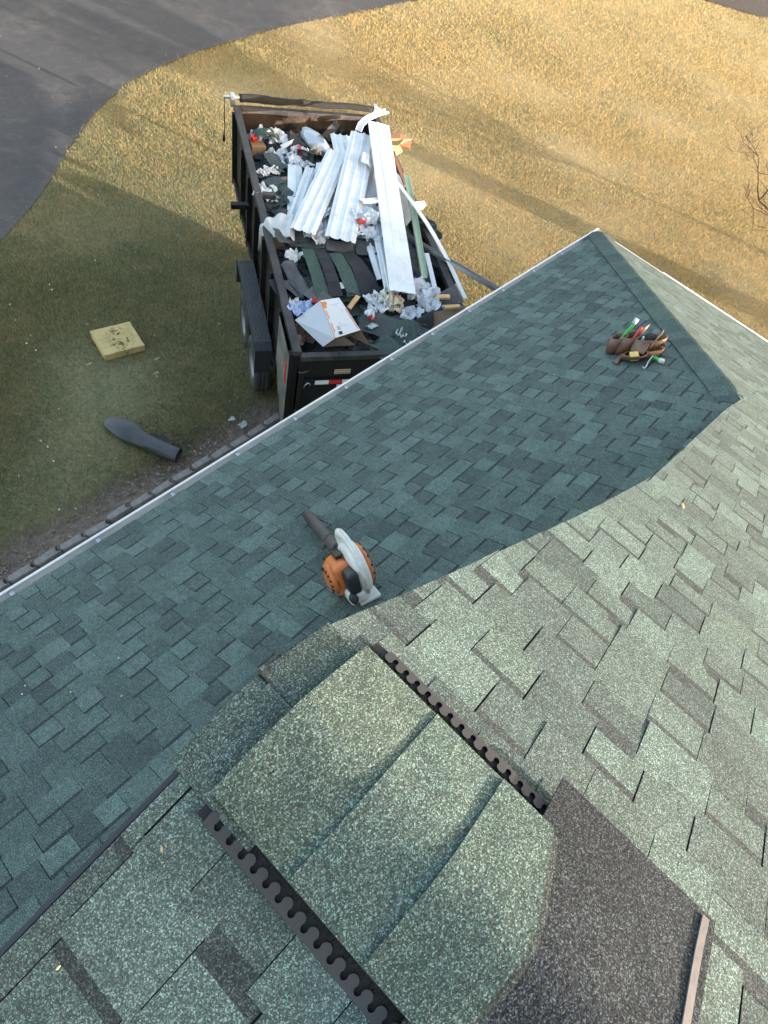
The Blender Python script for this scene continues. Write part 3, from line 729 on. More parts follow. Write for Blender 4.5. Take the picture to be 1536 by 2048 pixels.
# barn-door tailgate
for k, (x0, x1) in enumerate(((0.05, 1.035), (1.065, 2.05))):
    g = boxo('gate_door', (x0, x1, -0.035, -0.001, 0.74, 1.80), P, trailer)
    boxo('gate_rail', (x0-.005, x1+.005, -0.062, 0.012, 1.801, 1.862), MT['paint_rail'], g, 0.006)
    for xx in (x0, x1-0.05): boxo('gate_post', (xx, xx+0.05, -0.064, -0.036, 0.74, 1.80), P, g)
    boxo('gate_rib', (x0+0.051, x1-0.051, -0.060, -0.036, 1.43, 1.52), P, g); boxo('gate_rib', (x0+.051, x1-.051, -.060, -.036, 0.74, 0.82), P, g)
    if k == 0:
        for i in range(5):
            boxo('reflective_tape', (0.23+0.155*i, 0.23+0.155*(i+1), -0.0625, -0.0605, 1.445, 1.505), MT['white'] if i % 2 == 0 else MT['red'], g, 0)
        st = boxo('warning_sticker', (0.44, 0.62, -0.0375, -0.0355, 1.575, 1.64), MT['cream'], g, 0)
        bm = bmesh.new()
        for r_ in range(2):
            xx = 0.447
            while xx < 0.61:
                wv = random.uniform(0.008, 0.02); box(bm, xx, min(xx+wv, 0.614), -0.0385, -0.0378, 1.582+r_*0.031, 1.599+r_*0.031); xx += wv+random.uniform(.004, .008)
        bmo('sticker_print', bm, MT['brown_trim'], st)
        pl = boxo('licence_plate', (0.48, 0.80, -0.078, -0.066, 1.28, 1.44), MT['plate'], g, 0.003)
        text_mesh('plate_lettering', '07M 0', 0.105, MT['ink'], pl, Matrix.Translation((0.63, -0.0795, 1.36)) @ Matrix.Rotation(math.pi/2, 4, 'X'), 0.003)
        for z in (1.66, 1.05):
            tubo('latch_hook', [(0.03, -0.07, z), (0.05, -0.11, z+0.02), (0.11, -0.12, z+0.05), (0.13, -0.10, z+0.045)], 0.009, MT['paint_rail'], g, 6)
        tubo('grab_loop', [(0.11, -0.065, 1.40), (0.11, -0.095, 1.47), (0.14, -0.10, 1.52), (0.17, -0.095, 1.49), (0.17, -0.065, 1.43)], 0.008, MT['steel'], g, 6)
boxo('rear_bumper', (0.0, TW, -0.05, 0.09, 0.50, 0.715), P, trailer)
# wheels and fenders
def wheel(side, y):
    xw = -0.135 if side < 0 else TW+0.135
    M = Matrix.Translation((xw, y, 0.375)) @ Matrix.Rotation(math.pi/2*side, 4, 'Y')
    wh = empty('wheel', (0, 0, 0)); wh.parent = trailer
    ty = lathe('tyre', [(0.21, -0.10), (0.30, -0.112), (0.352, -0.10), (0.372, -0.075), (0.377, -0.03), (0.371, -0.026), (0.371, -0.018), (0.377, -0.014), (0.377, 0.014), (0.371, 0.018), (0.371, 0.026), (0.377, 0.03),
                   (0.372, 0.075), (0.352, 0.10), (0.30, 0.112), (0.21, 0.10)], MT['rubber'], wh, 40, M, closed=True)
    lathe('rim', [(0.0, 0.02), (0.03, 0.045), (0.055, 0.045), (0.06, 0.03), (0.10, 0.035), (0.14, 0.02), (0.17, 0.03), (0.19, 0.085), (0.212, 0.10), (0.215, 0.09), (0.2, 0.0), (0.2, -0.09), (0.0, -0.09)], MT['rim'], wh, 32, M)
    for k in range(6):
        a = k*math.pi/3; c = M @ Vector((0.08*math.cos(a), 0.08*math.sin(a), 0.034)); c2 = M @ Vector((0.08*math.cos(a), 0.08*math.sin(a), 0.055))
        tubo('lug_nut', [c, c2], 0.011, MT['steel'], wh, 6)
for s in (-1, 1):
    for y in (1.38, 2.20): wheel(s, y)
for y in (1.38, 2.20): tubo('axle', [(-0.02, y, 0.375), (TW+0.02, y, 0.375)], 0.045, P, trailer)
def fender(side):
    x0, x1 = (-0.27, -0.064) if side < 0 else (TW+0.064, TW+0.27)
    pr = [(0.93, 0.66), (0.93, 1.02), (1.02, 1.08), (2.56, 1.08), (2.66, 1.02), (2.66, 0.66)]
    bm = bmesh.new(); A = [bm.verts.new((x0, y, z)) for y, z in pr]; B = [bm.verts.new((x1, y, z)) for y, z in pr]
    for i in range(len(pr)-1): bm.faces.new((A[i], A[i+1], B[i+1], B[i]))
    f = bmo('fender', bm, MT['tread'], trailer); so = f.modifiers.new('t', 'SOLIDIFY'); so.thickness = 0.006
    xo = x0 if side < 0 else x1
    bm = bmesh.new(); box(bm, xo-0.004, xo+0.004, 1.0, 2.58, 1.02, 1.082); bmo('fender_lip', bm, MT['tread'], f)
fender(-1); fender(1)
# tongue and jack at the front
for x in (0.4, 1.7): tubo('tongue', [(x, TLn-0.05, 0.5), (1.05, TLn+1.5, 0.48)], 0.05, P, trailer, 4)
tubo('jack', [(1.05, TLn+1.25, 0.05), (1.05, TLn+1.25, 0.95)], 0.035, MT['steel'], trailer)
boxo('coupler', (0.97, 1.13, TLn+1.48, TLn+1.75, 0.43, 0.53), MT['steel'], trailer)
# tarp roller over the front wall
tubo('roller_tube', [(-0.16, TLn+0.075, 1.965), (TW+0.06, TLn+0.075, 1.965)], 0.022, MT['steel'], trailer)
bm = bmesh.new()
pts, rad = [], []
for k in range(40):
    u = k/39; pts.append((0.06+u*1.96, TLn+0.075+0.006*math.sin(11*u), 1.962+0.006*math.sin(17*u))); rad.append(0.043+0.009*mnoise.noise(Vector((u*14, 1, 2)))+(0.012 if u < 0.30 else 0))
tube(bm, pts, rad, 12)
bmo('rolled_tarp', bm, MT['tarp'], trailer, smooth=True)
for x in (-0.04, 2.07): boxo('roller_bracket', (x-0.03, x+0.03, TLn+0.02, TLn+0.11, 1.86, 2.02), MT['steel'], trailer)
tubo('crank_cord', [(-0.15, TLn+0.07, 1.95), (-0.155, TLn+0.05, 1.75), (-0.15, TLn+0.05, 1.55), (-0.165, TLn+.05, 1.45)], 0.007, MT['bplastic'], trailer, 6)
lathe('cord_weight', [(0.004, 0.0), (0.02, 0.02), (0.018, 0.10), (0.004, 0.12)], MT['bplastic'], trailer, 10, Matrix.Translation((-0.165, TLn+0.05, 1.34)))
# side arm stubs of the tarp frame
boxo('tarp_arm_stub', (-0.30, -0.066, 3.02, 3.10, 1.52, 1.585), P, trailer); boxo('tarp_arm_stub', (0.06, 0.22, 2.72, 2.80, 1.86, 1.925), MT['paint_rail'], trailer)

# ------------------------------------------------------------------ the load
ay_ = Vector((math.sin(TY), math.cos(TY), 0)); bx_ = Vector((math.cos(TY), -math.sin(TY), 0)); T0 = Vector((3.938, 3.45, 0))
def tl(b, a, h): return T0+bx_*b+ay_*a+Vector((0, 0, h))
def heap_h(b, a):
    e = min(b, TW-b); h = 1.64+0.16*math.exp(-((a-2.3)/1.5)**2)+0.10*math.exp(-((b-1.3)/0.8)**2)
    h -= 0.24*max(0, min(1, (a-3.9)/0.7)); h -= 0.16*max(0, 1-a/0.5); h -= 0.12*max(0, 1-e/0.25)
    return h+0.10*mnoise.noise(Vector((a*2.1, b*2.1, 0.3)))
V = []; F = []; na, nb = 70, 34
for i in range(na+1):
    for j in range(nb+1):
        a = 0.02+(TLn-0.08)*i/na; b = 0.045+(TW-0.09)*j/nb
        V.append(tl(b, a, heap_h(b, a)+0.035*mnoise.noise(Vector((a*9, b*9, 4)))))
for i in range(na):
    for j in range(nb): F.append((i*(nb+1)+j, i*(nb+1)+j+1, (i+1)*(nb+1)+j+1, (i+1)*(nb+1)+j))
# loose chips lying all over the heap, too many to count
for _ in range(900):
    a = random.uniform(0.1, 4.75); b = random.uniform(0.1, 2.0); c = tl(b, a, heap_h(b, a)+random.uniform(0.0, 0.05)); k = len(V)
    q = Matrix.Rotation(random.uniform(0, 6.28), 3, 'Z') @ Matrix.Rotation(random.uniform(-.7, .7), 3, 'X') @ Matrix.Rotation(random.uniform(-.7, .7), 3, 'Y')
    s1, s2 = random.uniform(.03, .10), random.uniform(.02, .07)
    for u, v_ in ((-1, -1), (1, -1), (1.1, 1), (-.8, .9)): V.append(c+q @ Vector((u*s1, v_*s2, random.uniform(-.01, .01))))
    F.append((k, k+1, k+2, k+3))
tag(pyo('tear_off_rubble', V, F, MT['scrap_grey']), 'dark mass of torn shingle rubble filling the trailer bed', 'rubble', kind='stuff')

def quad(name, c4, mat, label=None, cat=None, group=None, rough=0.012, nu=8, nv=8, thick=0.004, sag=0.0, freq=7.0, curl=0.0, ragged=0.0):
    """a thin sheet spanned by four corner points, uneven and slightly curled"""
    p = [Vector(x) if len(x) == 3 and not isinstance(x, tuple) else pix(*x) for x in c4]; sd = random.uniform(0, 50)
    nrm = (p[1]-p[0]).cross(p[3]-p[0]).normalized()
    if nrm.z < 0: nrm = -nrm
    e1, e2 = p[1]-p[0], p[3]-p[0]
    def fn(u, v):
        if ragged and v in (0, 1): v = v+(ragged*mnoise.noise(Vector((u*9, sd, v))) )
        if ragged and u in (0, 1): u = u+(ragged*mnoise.noise(Vector((v*9, sd+5, u))))
        q = (p[0]*(1-u)+p[1]*u)*(1-v)+(p[3]*(1-u)+p[2]*u)*v
        return q+nrm*(rough*mnoise.noise(Vector((q.x*freq, q.y*freq, sd)))-sag*4*v*(1-v)+curl*(2*u-1)**2)
    bm = bmesh.new(); grid_sheet(bm, fn, nu, nv, thick)
    o = bmo(name, bm, mat, smooth=rough > 0.02)
    return tag(o, label, cat, group)
def panel(name, a, b, width, label, cat, group=None, ribs=3, mat=None, lift=0.019, tilt=0.0, sag=0.0, flange=0.0, step=()):
    """ribbed sheet-metal plank from end a to end b"""
    a, b = pix(*a), pix(*b); d = (b-a); L = d.length; d.normalize()
    s = d.cross(Vector((0, 0, 1))).normalized(); n = s.cross(d).normalized()
    s = (s*math.cos(tilt)+n*math.sin(tilt)).normalized(); n = s.cross(d).normalized()
    prof = [(-0.5, -0.4*lift if not flange else -flange)]
    if flange: prof.append((-0.5, 0))
    for r in range(ribs):
        c = -0.5+(r+0.5)/ribs; w_ = 0.5/ribs
        prof += [(c-w_*0.92, 0), (c-w_*0.62, 0.25*lift), (c-w_*0.30, 0.25*lift), (c-w_*0.16, lift), (c+w_*0.16, lift), (c+w_*0.30, 0.25*lift), (c+w_*0.62, 0.25*lift), (c+w_*0.92, 0)]
    prof.append((0.5, -0.5*lift))
    V = []; F = []; ns = 14; m = len(prof)
    for k in range(ns+1):
        u = k/ns; dz = -sag*4*u*(1-u)+0.006*mnoise.noise(Vector((u*4, a.x*3, a.y*3)))+sum(0.012 for q in step if u > q)
        for x, z in prof:
            jag = 0.012*mnoise.noise(Vector((x*8, k, a.x*5))) if k in (0, ns) else 0
            V.append(a+d*(L*u+jag)+s*(x*width)+n*(z+dz))
    for k in range(ns):
        for i in range(m-1): F.append((k*m+i, k*m+i+1, (k+1)*m+i+1, (k+1)*m+i))
    o = pyo(name, V, F, mat or MT['white_metal']); so = o.modifiers.new('t', 'SOLIDIFY'); so.thickness = 0.0015
    return tag(o, label, cat, group)
def crumple(name, c, size, mat, label, cat, group=None, rot=0.0, sub=3, amp=0.45, freq=2.6, flat=0.0):
    bm = bmesh.new(); bmesh.ops.create_icosphere(bm, subdivisions=sub, radius=1.0); sd = random.uniform(0, 99)
    Mr = Matrix.Rotation(rot, 3, 'Z')
    for v in bm.verts:
        p = v.co.copy(); q = p*freq+Vector((sd, 0, 0))
        f = 1+amp*(abs(mnoise.noise(q))*1.7-0.5)+0.30*amp*abs(mnoise.noise(p*6+Vector((0, sd, 0))))-0.15*amp*abs(mnoise.noise(p*11+Vector((0, sd, 7))))
        p *= f; v.co = Mr @ Vector((p.x*size[0], p.y*size[1], p.z*size[2]))
    o = bmo(name, bm, mat); o.location = c if isinstance(c, Vector) else pix(*c)
    return tag(o, label, cat, group)
def film(name, c, size, mat, label, cat, group=None, rot=0.0, amp=1.0, **kw):
    """thin sheet crumpled into sharp folds"""
    n = 16; sd = random.uniform(0, 99); bm = bmesh.new(); Mr = Matrix.Rotation(rot, 3, 'Z')
    def fn(u, v):
        x, y = 2*u-1, 2*v-1; q = Vector((x*1.3+sd, y*1.3, sd))
        rg = abs(mnoise.noise(q))*1.9+abs(mnoise.noise(q*2.3))*0.95+abs(mnoise.noise(q*5))*0.35
        e = 1+0.35*mnoise.noise(Vector((math.atan2(y, x)*1.6, sd, 2)))
        sx = 0.30*mnoise.noise(q*1.7+Vector((7, 0, 0))); sy = 0.30*mnoise.noise(q*1.7+Vector((0, 9, 0)))
        return Mr @ Vector(((x*e+sx)*size[0]*1.15, (y*e+sy)*size[1]*1.15, (rg-0.55)*max(size[2], 0.45*min(size[0], size[1]))*1.3*(0.7+0.3*amp)))
    grid_sheet(bm, fn, n, n, 0.0)
    o = bmo(name, bm, mat); o.location = c if isinstance(c, Vector) else pix(*c)
    return tag(o, label, cat, group)
def rod(name, pts, w_, h_, mat, label, cat, group=None, parent=None, channel=False):
    """rectangular or C-shaped strip that follows a polyline of pixel points"""
    p = [pix(*q) for q in pts]; V = []; F = []
    prof = [(-w_/2, 0), (-w_/2, h_), (w_/2, h_), (w_/2, 0)] if not channel else [(-w_/2, h_), (-w_/2, 0), (w_/2, 0), (w_/2, h_)]
    for i, q in enumerate(p):
        d = (p[min(i+1, len(p)-1)]-p[max(0, i-1)]).normalized(); s = d.cross(Vector((0, 0, 1))).normalized(); n = s.cross(d)
        V += [q+s*x+n*z for x, z in prof]
    for i in range(len(p)-1):
        for k in range(3 if channel else 4): F.append((4*i+k, 4*i+(k+1) % 4, 4*i+4+(k+1) % 4, 4*i+4+k))
    if not channel: F += [(3, 2, 1, 0), tuple(4*len(p)-4+k for k in range(4))]
    o = pyo(name, V, F, mat, parent)
    if channel: so = o.modifiers.new('t', 'SOLIDIFY'); so.thickness = 0.002; so.offset = 0
    if label: tag(o, label, cat, group)
    return o

# --- white ribbed siding planks
G = 'white ribbed siding planks on the load'
panel('siding_plank', (728, 268, 2.12), (680, 480, 2.10), 0.37, 'longest white ribbed siding plank lying lengthwise in the middle of the load', 'siding plank', G, 3)
panel('siding_plank', (677, 304, 2.05), (604, 467, 2.05), 0.31, 'white ribbed siding plank with stepped seams left of the longest plank', 'siding plank', G, 3, step=(0.36, 0.66))
panel('siding_plank', (590, 330, 1.86), (590, 436, 1.93), 0.19, 'flat white siding plank at the left end of the planks above the white sheet', 'siding plank', G, 1, lift=0.006)
panel('siding_plank', (621, 336, 1.96), (587, 437, 1.98), 0.14, 'narrow white siding plank between the stepped plank and the leftmost plank', 'siding plank', G, 2)
panel('siding_plank', (680, 270, 1.93), (690, 312, 2.0), 0.28, 'short white ribbed plank poking out beside the silver bag', 'siding plank', G, 3)
panel('siding_plank', (762, 412, 2.07), (800, 588, 2.02), 0.36, 'white ribbed plank pointing at the gutter over the dark shingles', 'siding plank', G, 3, step=(0.55,))
panel('siding_plank', (722, 402, 2.16), (778, 400, 2.15), 0.14, 'short white plank lying crosswise under the long white fascia', 'siding plank', G, 2, tilt=0.25)
panel('siding_plank', (725, 414, 2.09), (783, 446, 2.10), 0.17, 'torn white plank corner lying slantwise below the crosswise plank', 'siding plank', G, 2)
panel('siding_plank', (737, 312, 2.16), (733, 330, 2.17), 0.17, 'small bent white offcut on the longest siding plank', 'siding plank', G, 1, tilt=0.4)
panel('siding_plank', (655, 330, 1.96), (632, 470, 1.98), 0.30, 'white ribbed plank mostly hidden between the stepped plank and the longest plank', 'siding plank', G, 3)
panel('siding_plank', (748, 300, 2.02), (716, 476, 2.02), 0.30, 'white plank under the right edge of the longest plank', 'siding plank', G, 2, mat=MT['plastic_white'])
panel('siding_plank', (742, 470, 2.0), (772, 560, 1.98), 0.22, 'grubby white plank end under the plank pointing at the gutter', 'siding plank', G, 2)
panel('fascia_board', (757, 246, 2.22), (806, 585, 2.13), 0.31, 'long white fascia board running the length of the load on its right', 'fascia board', None, 1, lift=0.008, flange=0.07, tilt=0.06)
# --- long strips
rod('bent_trim', [(717, 262, 2.0), (722, 250, 2.06), (733, 239, 2.1), (752, 230, 2.13), (774, 223, 2.15)], 0.09, 0.02, MT['gutter'], 'curved pale trim strip at the front right corner of the trailer', 'trim strip', channel=True)
rod('green_trim', [(812, 350, 2.05), (830, 448, 2.02), (848, 556, 1.98)], 0.075, 0.04, MT['green_trim'], 'long pale green trim channel along the right side of the load', 'trim strip', channel=True)
rod('white_strip', [(789, 360, 2.05), (808, 384, 2.08), (832, 416, 2.1), (852, 445, 2.1), (869, 473, 2.08), (895, 520, 2.0), (912, 558, 1.94), (930, 598, 1.88)], 0.055, 0.012, MT['gutter'], 'bowed off-white strip bending out over the right side of the trailer', 'trim strip')
rod('downspout', [(816, 478, 1.93), (905, 530, 1.98), (1003, 588, 2.03)], 0.055, 0.05, MT['steel'], 'straight grey metal channel reaching from the load to the roof gutter', 'metal channel', channel=True)
rod('white_post', [(852, 510, 1.95), (862, 552, 1.93), (873, 600, 1.9)], 0.06, 0.03, MT['plastic_white'], 'short white strip beside the lower end of the green trim', 'trim strip')
rod('terracotta_trim', [(781, 276, 2.0), (800, 276, 2.02), (815, 282, 2.02), (809, 296, 1.97)], 0.15, 0.03, MT['terracotta'], 'folded terracotta coloured trim sticking out right of the long fascia', 'trim piece')
quad('tan_carton', [(783, 292, 1.95), (799, 290, 1.95), (805, 304, 1.9), (789, 314, 1.9)], MT['wood'], 'small tan carton piece under the terracotta trim', 'carton piece')
rod('brown_trim', [(787, 312, 1.98), (797, 338, 1.98), (811, 374, 1.97)], 0.05, 0.03, MT['brown_trim'], 'dark brown strip below the terracotta trim', 'trim strip')
pc = quad('printed_card', [(783, 334, 1.98), (800, 352, 2.0), (829, 430, 1.98), (812, 452, 1.9)], MT['carton_white'], 'creased white card with orange print under the green trim', 'printed card', rough=0.02)
quad('print_band', [(803, 371, 1.996), (809, 378, 1.998), (814, 392, 1.996), (808, 386, 1.994)], MT['orange_ink'], rough=0.0, nu=2, nv=2, thick=0.001).parent = pc
quad('card_flap', [(829, 404, 1.98), (848, 402, 2.0), (852, 412, 1.95), (838, 424, 1.9)], MT['carton_white'], 'white torn card corner at the right edge of the load', 'card flap', rough=0.02)
# --- front end of the load
quad('cardboard_sheet', [(545, 240, 1.62), (575, 238, 1.62), (580, 254, 1.5), (553, 263, 1.42)], MT['cardboard'], 'brown cardboard sheet leaning on the front wall of the trailer', 'cardboard', rough=0.006)
def carton(name, c, sx, sy, sz, rot, mat, label, tilt=(0, 0)):
    bm = bmesh.new(); box(bm, -sx/2, sx/2, -sy/2, sy/2, -sz/2, sz/2); o = bmo(name, bm, mat, bevel=0.003)
    o.location = pix(*c); o.rotation_euler = (tilt[0], tilt[1], rot); return tag(o, label, 'carton')
carton('small_carton', (515, 297, 1.72), 0.20, 0.14, 0.13, -TY+0.1, MT['cardboard'], 'small brown carton wedged against the left wall of the trailer')
quad('grey_card', [(520, 313, 1.66), (548, 315, 1.66), (545, 331, 1.6), (523, 329, 1.6)], MT['felt_grey'], 'grey card scrap below the small brown carton', 'card scrap')
tubo_pts = [pix(*q) for q in ((502, 276, 1.72), (508, 266, 1.85), (525, 262, 1.92), (545, 263, 1.92), (558, 272, 1.85), (560, 290, 1.7))]
def ribbon(name, p, width, mat, label, cat):
    V = []; F = []; n = len(p)
    for i, q in enumerate(p):
        d = (p[min(i+1, n-1)]-p[max(0, i-1)]).normalized(); s = Vector((math.sin(TY), math.cos(TY), 0))
        V += [q+s*width/2, q-s*width/2]
    for i in range(n-1): F.append((2*i, 2*i+1, 2*i+3, 2*i+2))
    o = pyo(name, V, F, mat, smooth=True); o.modifiers.new('t', 'SOLIDIFY').thickness = 0.006; return tag(o, label, cat)
ribbon('shingle_strip_arch', tubo_pts, 0.16, MT['scrap_green'], 'black shingle strip arched over a colourful bag at the left wall', 'shingle strip')
ribbon('shingle_strip_arch', [pix(*q) for q in ((532, 268, 1.86), (541, 270, 1.9), (550, 280, 1.86), (553, 296, 1.74))], 0.10, MT['felt_grey'], 'narrow grey strip arched beside the colourful bag', 'shingle strip')
film('colourful_bag', (519, 277, 1.72), (0.13, 0.10, 0.11), MT['plastic_clear'], 'crumpled milky bag with red patch under the arched black strip', 'plastic bag')
film('red_wrapper', (508, 279, 1.82), (0.05, 0.04, 0.035), MT['red_tool'], 'small red wrapper at the left wall above the small carton', 'wrapper')
crumple('black_bag', (590, 265, 1.52), (0.33, 0.24, 0.20), MT['blackbag'], 'large limp black plastic bag in front of the front wall', 'black bag', amp=0.3)
crumple('black_bag', (664, 262, 1.62), (0.22, 0.20, 0.20), MT['blackbag'], 'glossy crumpled black bag right of the silver bag', 'black bag', amp=0.6)
quad('felt_flap', [(640, 272, 1.7), (672, 240, 1.95), (677, 252, 1.9), (668, 276, 1.7)], MT['felt_grey'], 'upright grey felt corner pointing up beside the glossy black bag', 'felt scrap', rough=0.02)
# silver bag
sb = crumple('silver_bag', (632, 284, 1.82), (0.135, 0.34, 0.10), MT['silver'], 'long silver-grey bag with black letters near the front wall', 'bag', rot=-0.18, amp=0.14, freq=1.5)
lc = sb.location; 
text_mesh('bag_lettering', 'ADC', 0.10, MT['ink'], sb, Matrix.Translation((0.035, -0.14, 0.118)) @ Matrix.Rotation(-1.2, 4, 'Z') @ Matrix.Rotation(0.06, 4, 'X'), 0.003)
# papers and film crumples over the left front
PAPER = [((541, 264, 1.88), .08, 'white film tuft above the arched black strip'), ((556, 274, 1.84), .10, 'white film hanging right of the arched strips'), ((548, 312, 1.76), .09, 'white film wad just right of the small brown carton'),
         ((563, 312, 1.79), .10, 'white film wad above the leftmost plank'), ((590, 320, 1.84), .11, 'largest white film wad above the narrow plank'), ((604, 327, 1.86), .08, 'white film wad touching the top of the narrow plank'),
         ((597, 300, 1.82), .08, 'milky film wad left of the foot of the silver bag'), ((614, 307, 1.82), .07, 'white film wad at the foot of the silver bag'), ((566, 326, 1.78), .07, 'small white film wad at the top left of the leftmost plank')]
for k, (c, s, lab) in enumerate(PAPER):
    film('crumpled_film', c, (s*random.uniform(.9, 1.4), s*random.uniform(.7, 1.1), s*0.5), MT['plastic_white'] if k % 3 else MT['plastic_clear'], lab, 'plastic film', 'crumpled white film left of the planks', rot=k)
quad('white_scrap', [(560, 290, 1.84), (588, 278, 1.9), (583, 288, 1.86), (566, 300, 1.8)], MT['paper'], 'pointed white paper strip left of the silver bag', 'paper scrap', rough=0.03)
quad('red_print_scrap', [(594, 292, 1.86), (600, 290, 1.88), (606, 306, 1.86), (600, 309, 1.84)], MT['red_tool'], 'narrow red scrap beside the silver bag', 'paper scrap')
film('cream_scrap', (632, 304, 1.9), (0.05, 0.06, 0.05), MT['cream_paper'], 'cream paper wad at the foot of the silver bag', 'paper scrap')
# dark felt and shingle sheets on the left
for k in range(5):
    y = 352+k*15
    quad('shingle_sheet', [(524+k*1.5, y, 1.74+.012*k), (580, y-4, 1.76+.012*k), (581, y+16, 1.74+.012*k), (527+k*1.5, y+19, 1.72+.012*k)], MT['felt_grey'] if k % 2 else MT['scrap_grey'],
         ['uppermost', 'second', 'third', 'fourth', 'lowest'][k]+' of the overlapping dark shingle sheets left of the leftmost plank', 'shingle sheet', 'overlapping dark shingle sheets by the left wall', rough=0.02)
quad('pink_scrap', [(558, 356, 1.83), (577, 353, 1.84), (577, 360, 1.83), (560, 361, 1.82)], MT['leather_pale'], 'thin pinkish scrap on the dark sheets by the left wall', 'scrap')
for k, (c, s) in enumerate((((527, 346, 1.8), .06), ((545, 340, 1.82), .07), ((530, 384, 1.86), .10), ((546, 395, 1.85), .06))):
    film('paper_scrap', c, (s, s*1.1, s*.5), MT['paper'], ['small white scrap highest by the left wall', 'small white scrap at the top of the dark sheets', 'largest white paper scrap on the left wall rail', 'small white scrap hanging below the largest paper scrap'][k], 'paper scrap', rot=k, amp=.8)
# white sheet draped over the left wall
def drape():
    bm = bmesh.new(); A = [pix(*q) for q in ((516, 500, 1.5), (519, 455, 1.85), (532, 436, 1.98), (556, 428, 2.02), (588, 432, 2.02))]
    B = [pix(*q) for q in ((530, 520, 1.2), (534, 490, 1.68), (548, 472, 1.9), (575, 474, 1.95), (590, 478, 1.96))]
    def fn(u, v):
        k = min(3, int(u*4)); t_ = u*4-k; p = A[k].lerp(A[k+1], t_).lerp(B[k].lerp(B[k+1], t_), v)
        return p+Vector((0, 0, 0.045*mnoise.noise(Vector((p.x*6, p.y*6, 1.5)))+0.018*math.sin(26*u+5*v)))
    grid_sheet(bm, fn, 30, 12, 0.004); o = bmo('white_sheet', bm, MT['cloth'], smooth=True)
    return tag(o, 'rumpled white fabric sheet draped over the left wall', 'fabric sheet')
drape()
quad('dark_box_flap', [(530, 474, 1.88), (560, 476, 1.9), (572, 500, 1.8), (536, 498, 1.75)], MT['cardboard_dark'], 'dark brown open carton flap under the white sheet', 'carton flap', rough=0.02)
film('paper_scrap', (590, 512, 1.86), (0.10, 0.07, 0.04), MT['paper'], 'white scrap between the white sheet and the green shingle strips', 'paper scrap', amp=.7)
# green shingle strips in the middle
def strip_s(c4, mat, lab): quad('shingle_strip', c4, mat, lab, 'shingle strip', 'long shingle strips across the middle of the load', rough=0.015, nu=5, nv=12, thick=0.006, sag=-0.05)
strip_s([(603, 498, 1.95), (627, 499, 1.97), (660, 594, 1.92), (634, 597, 1.9)], MT['scrap_green'], 'leftmost long green shingle strip crossing the load')
strip_s([(627, 497, 1.985), (650, 499, 1.98), (686, 592, 1.93), (661, 595, 1.93)], MT['felt'], 'long black strip beside the leftmost green shingle strip')
strip_s([(657, 508, 1.97), (682, 507, 1.98), (722, 591, 1.93), (695, 594, 1.92)], MT['scrap_green'], 'right-hand long green shingle strip crossing the load')
strip_s([(684, 505, 1.99), (706, 504, 1.99), (765, 588, 1.93), (723, 592, 1.94)], MT['felt'], 'long black strip bent to the right of the green strips')
quad('mint_scrap', [(678, 565, 1.955), (694, 566, 1.955), (698, 576, 1.95), (682, 578, 1.95)], MT['mint'], 'pale mint scrap between the two long strips', 'scrap')
quad('shingle_sheet', [(575, 462, 1.9), (650, 470, 1.98), (652, 500, 1.95), (580, 492, 1.88)], MT['scrap_grey'], 'broad dark shingle sheet under the lower ends of the planks', 'shingle sheet', rough=0.04, ragged=.06)
quad('shingle_sheet', [(650, 478, 2.0), (705, 484, 2.0), (712, 506, 1.96), (652, 502, 1.96)], MT['felt_grey'], 'dark sheet just below the end of the longest plank', 'shingle sheet', rough=0.04, ragged=.06)
quad('shingle_sheet', [(708, 476, 2.02), (752, 484, 2.02), (758, 512, 1.98), (712, 508, 1.98)], MT['scrap_grey'], 'grey sheet tucked left of the plank pointing at the gutter', 'shingle sheet', rough=0.04, ragged=.06)
for k, c4 in enumerate(([(560, 530, 1.86), (586, 520, 1.9), (625, 590, 1.86), (600, 600, 1.8)], [(548, 515, 1.8), (562, 540, 1.8), (598, 598, 1.76), (585, 604, 1.72)])):
    quad('felt_sheet', c4, MT['felt_grey' if k == 0 else 'felt'], ['folded grey felt sheet left of the green strips', 'black felt sheet along the left wall rail'][k], 'felt sheet', rough=0.05, ragged=.05)
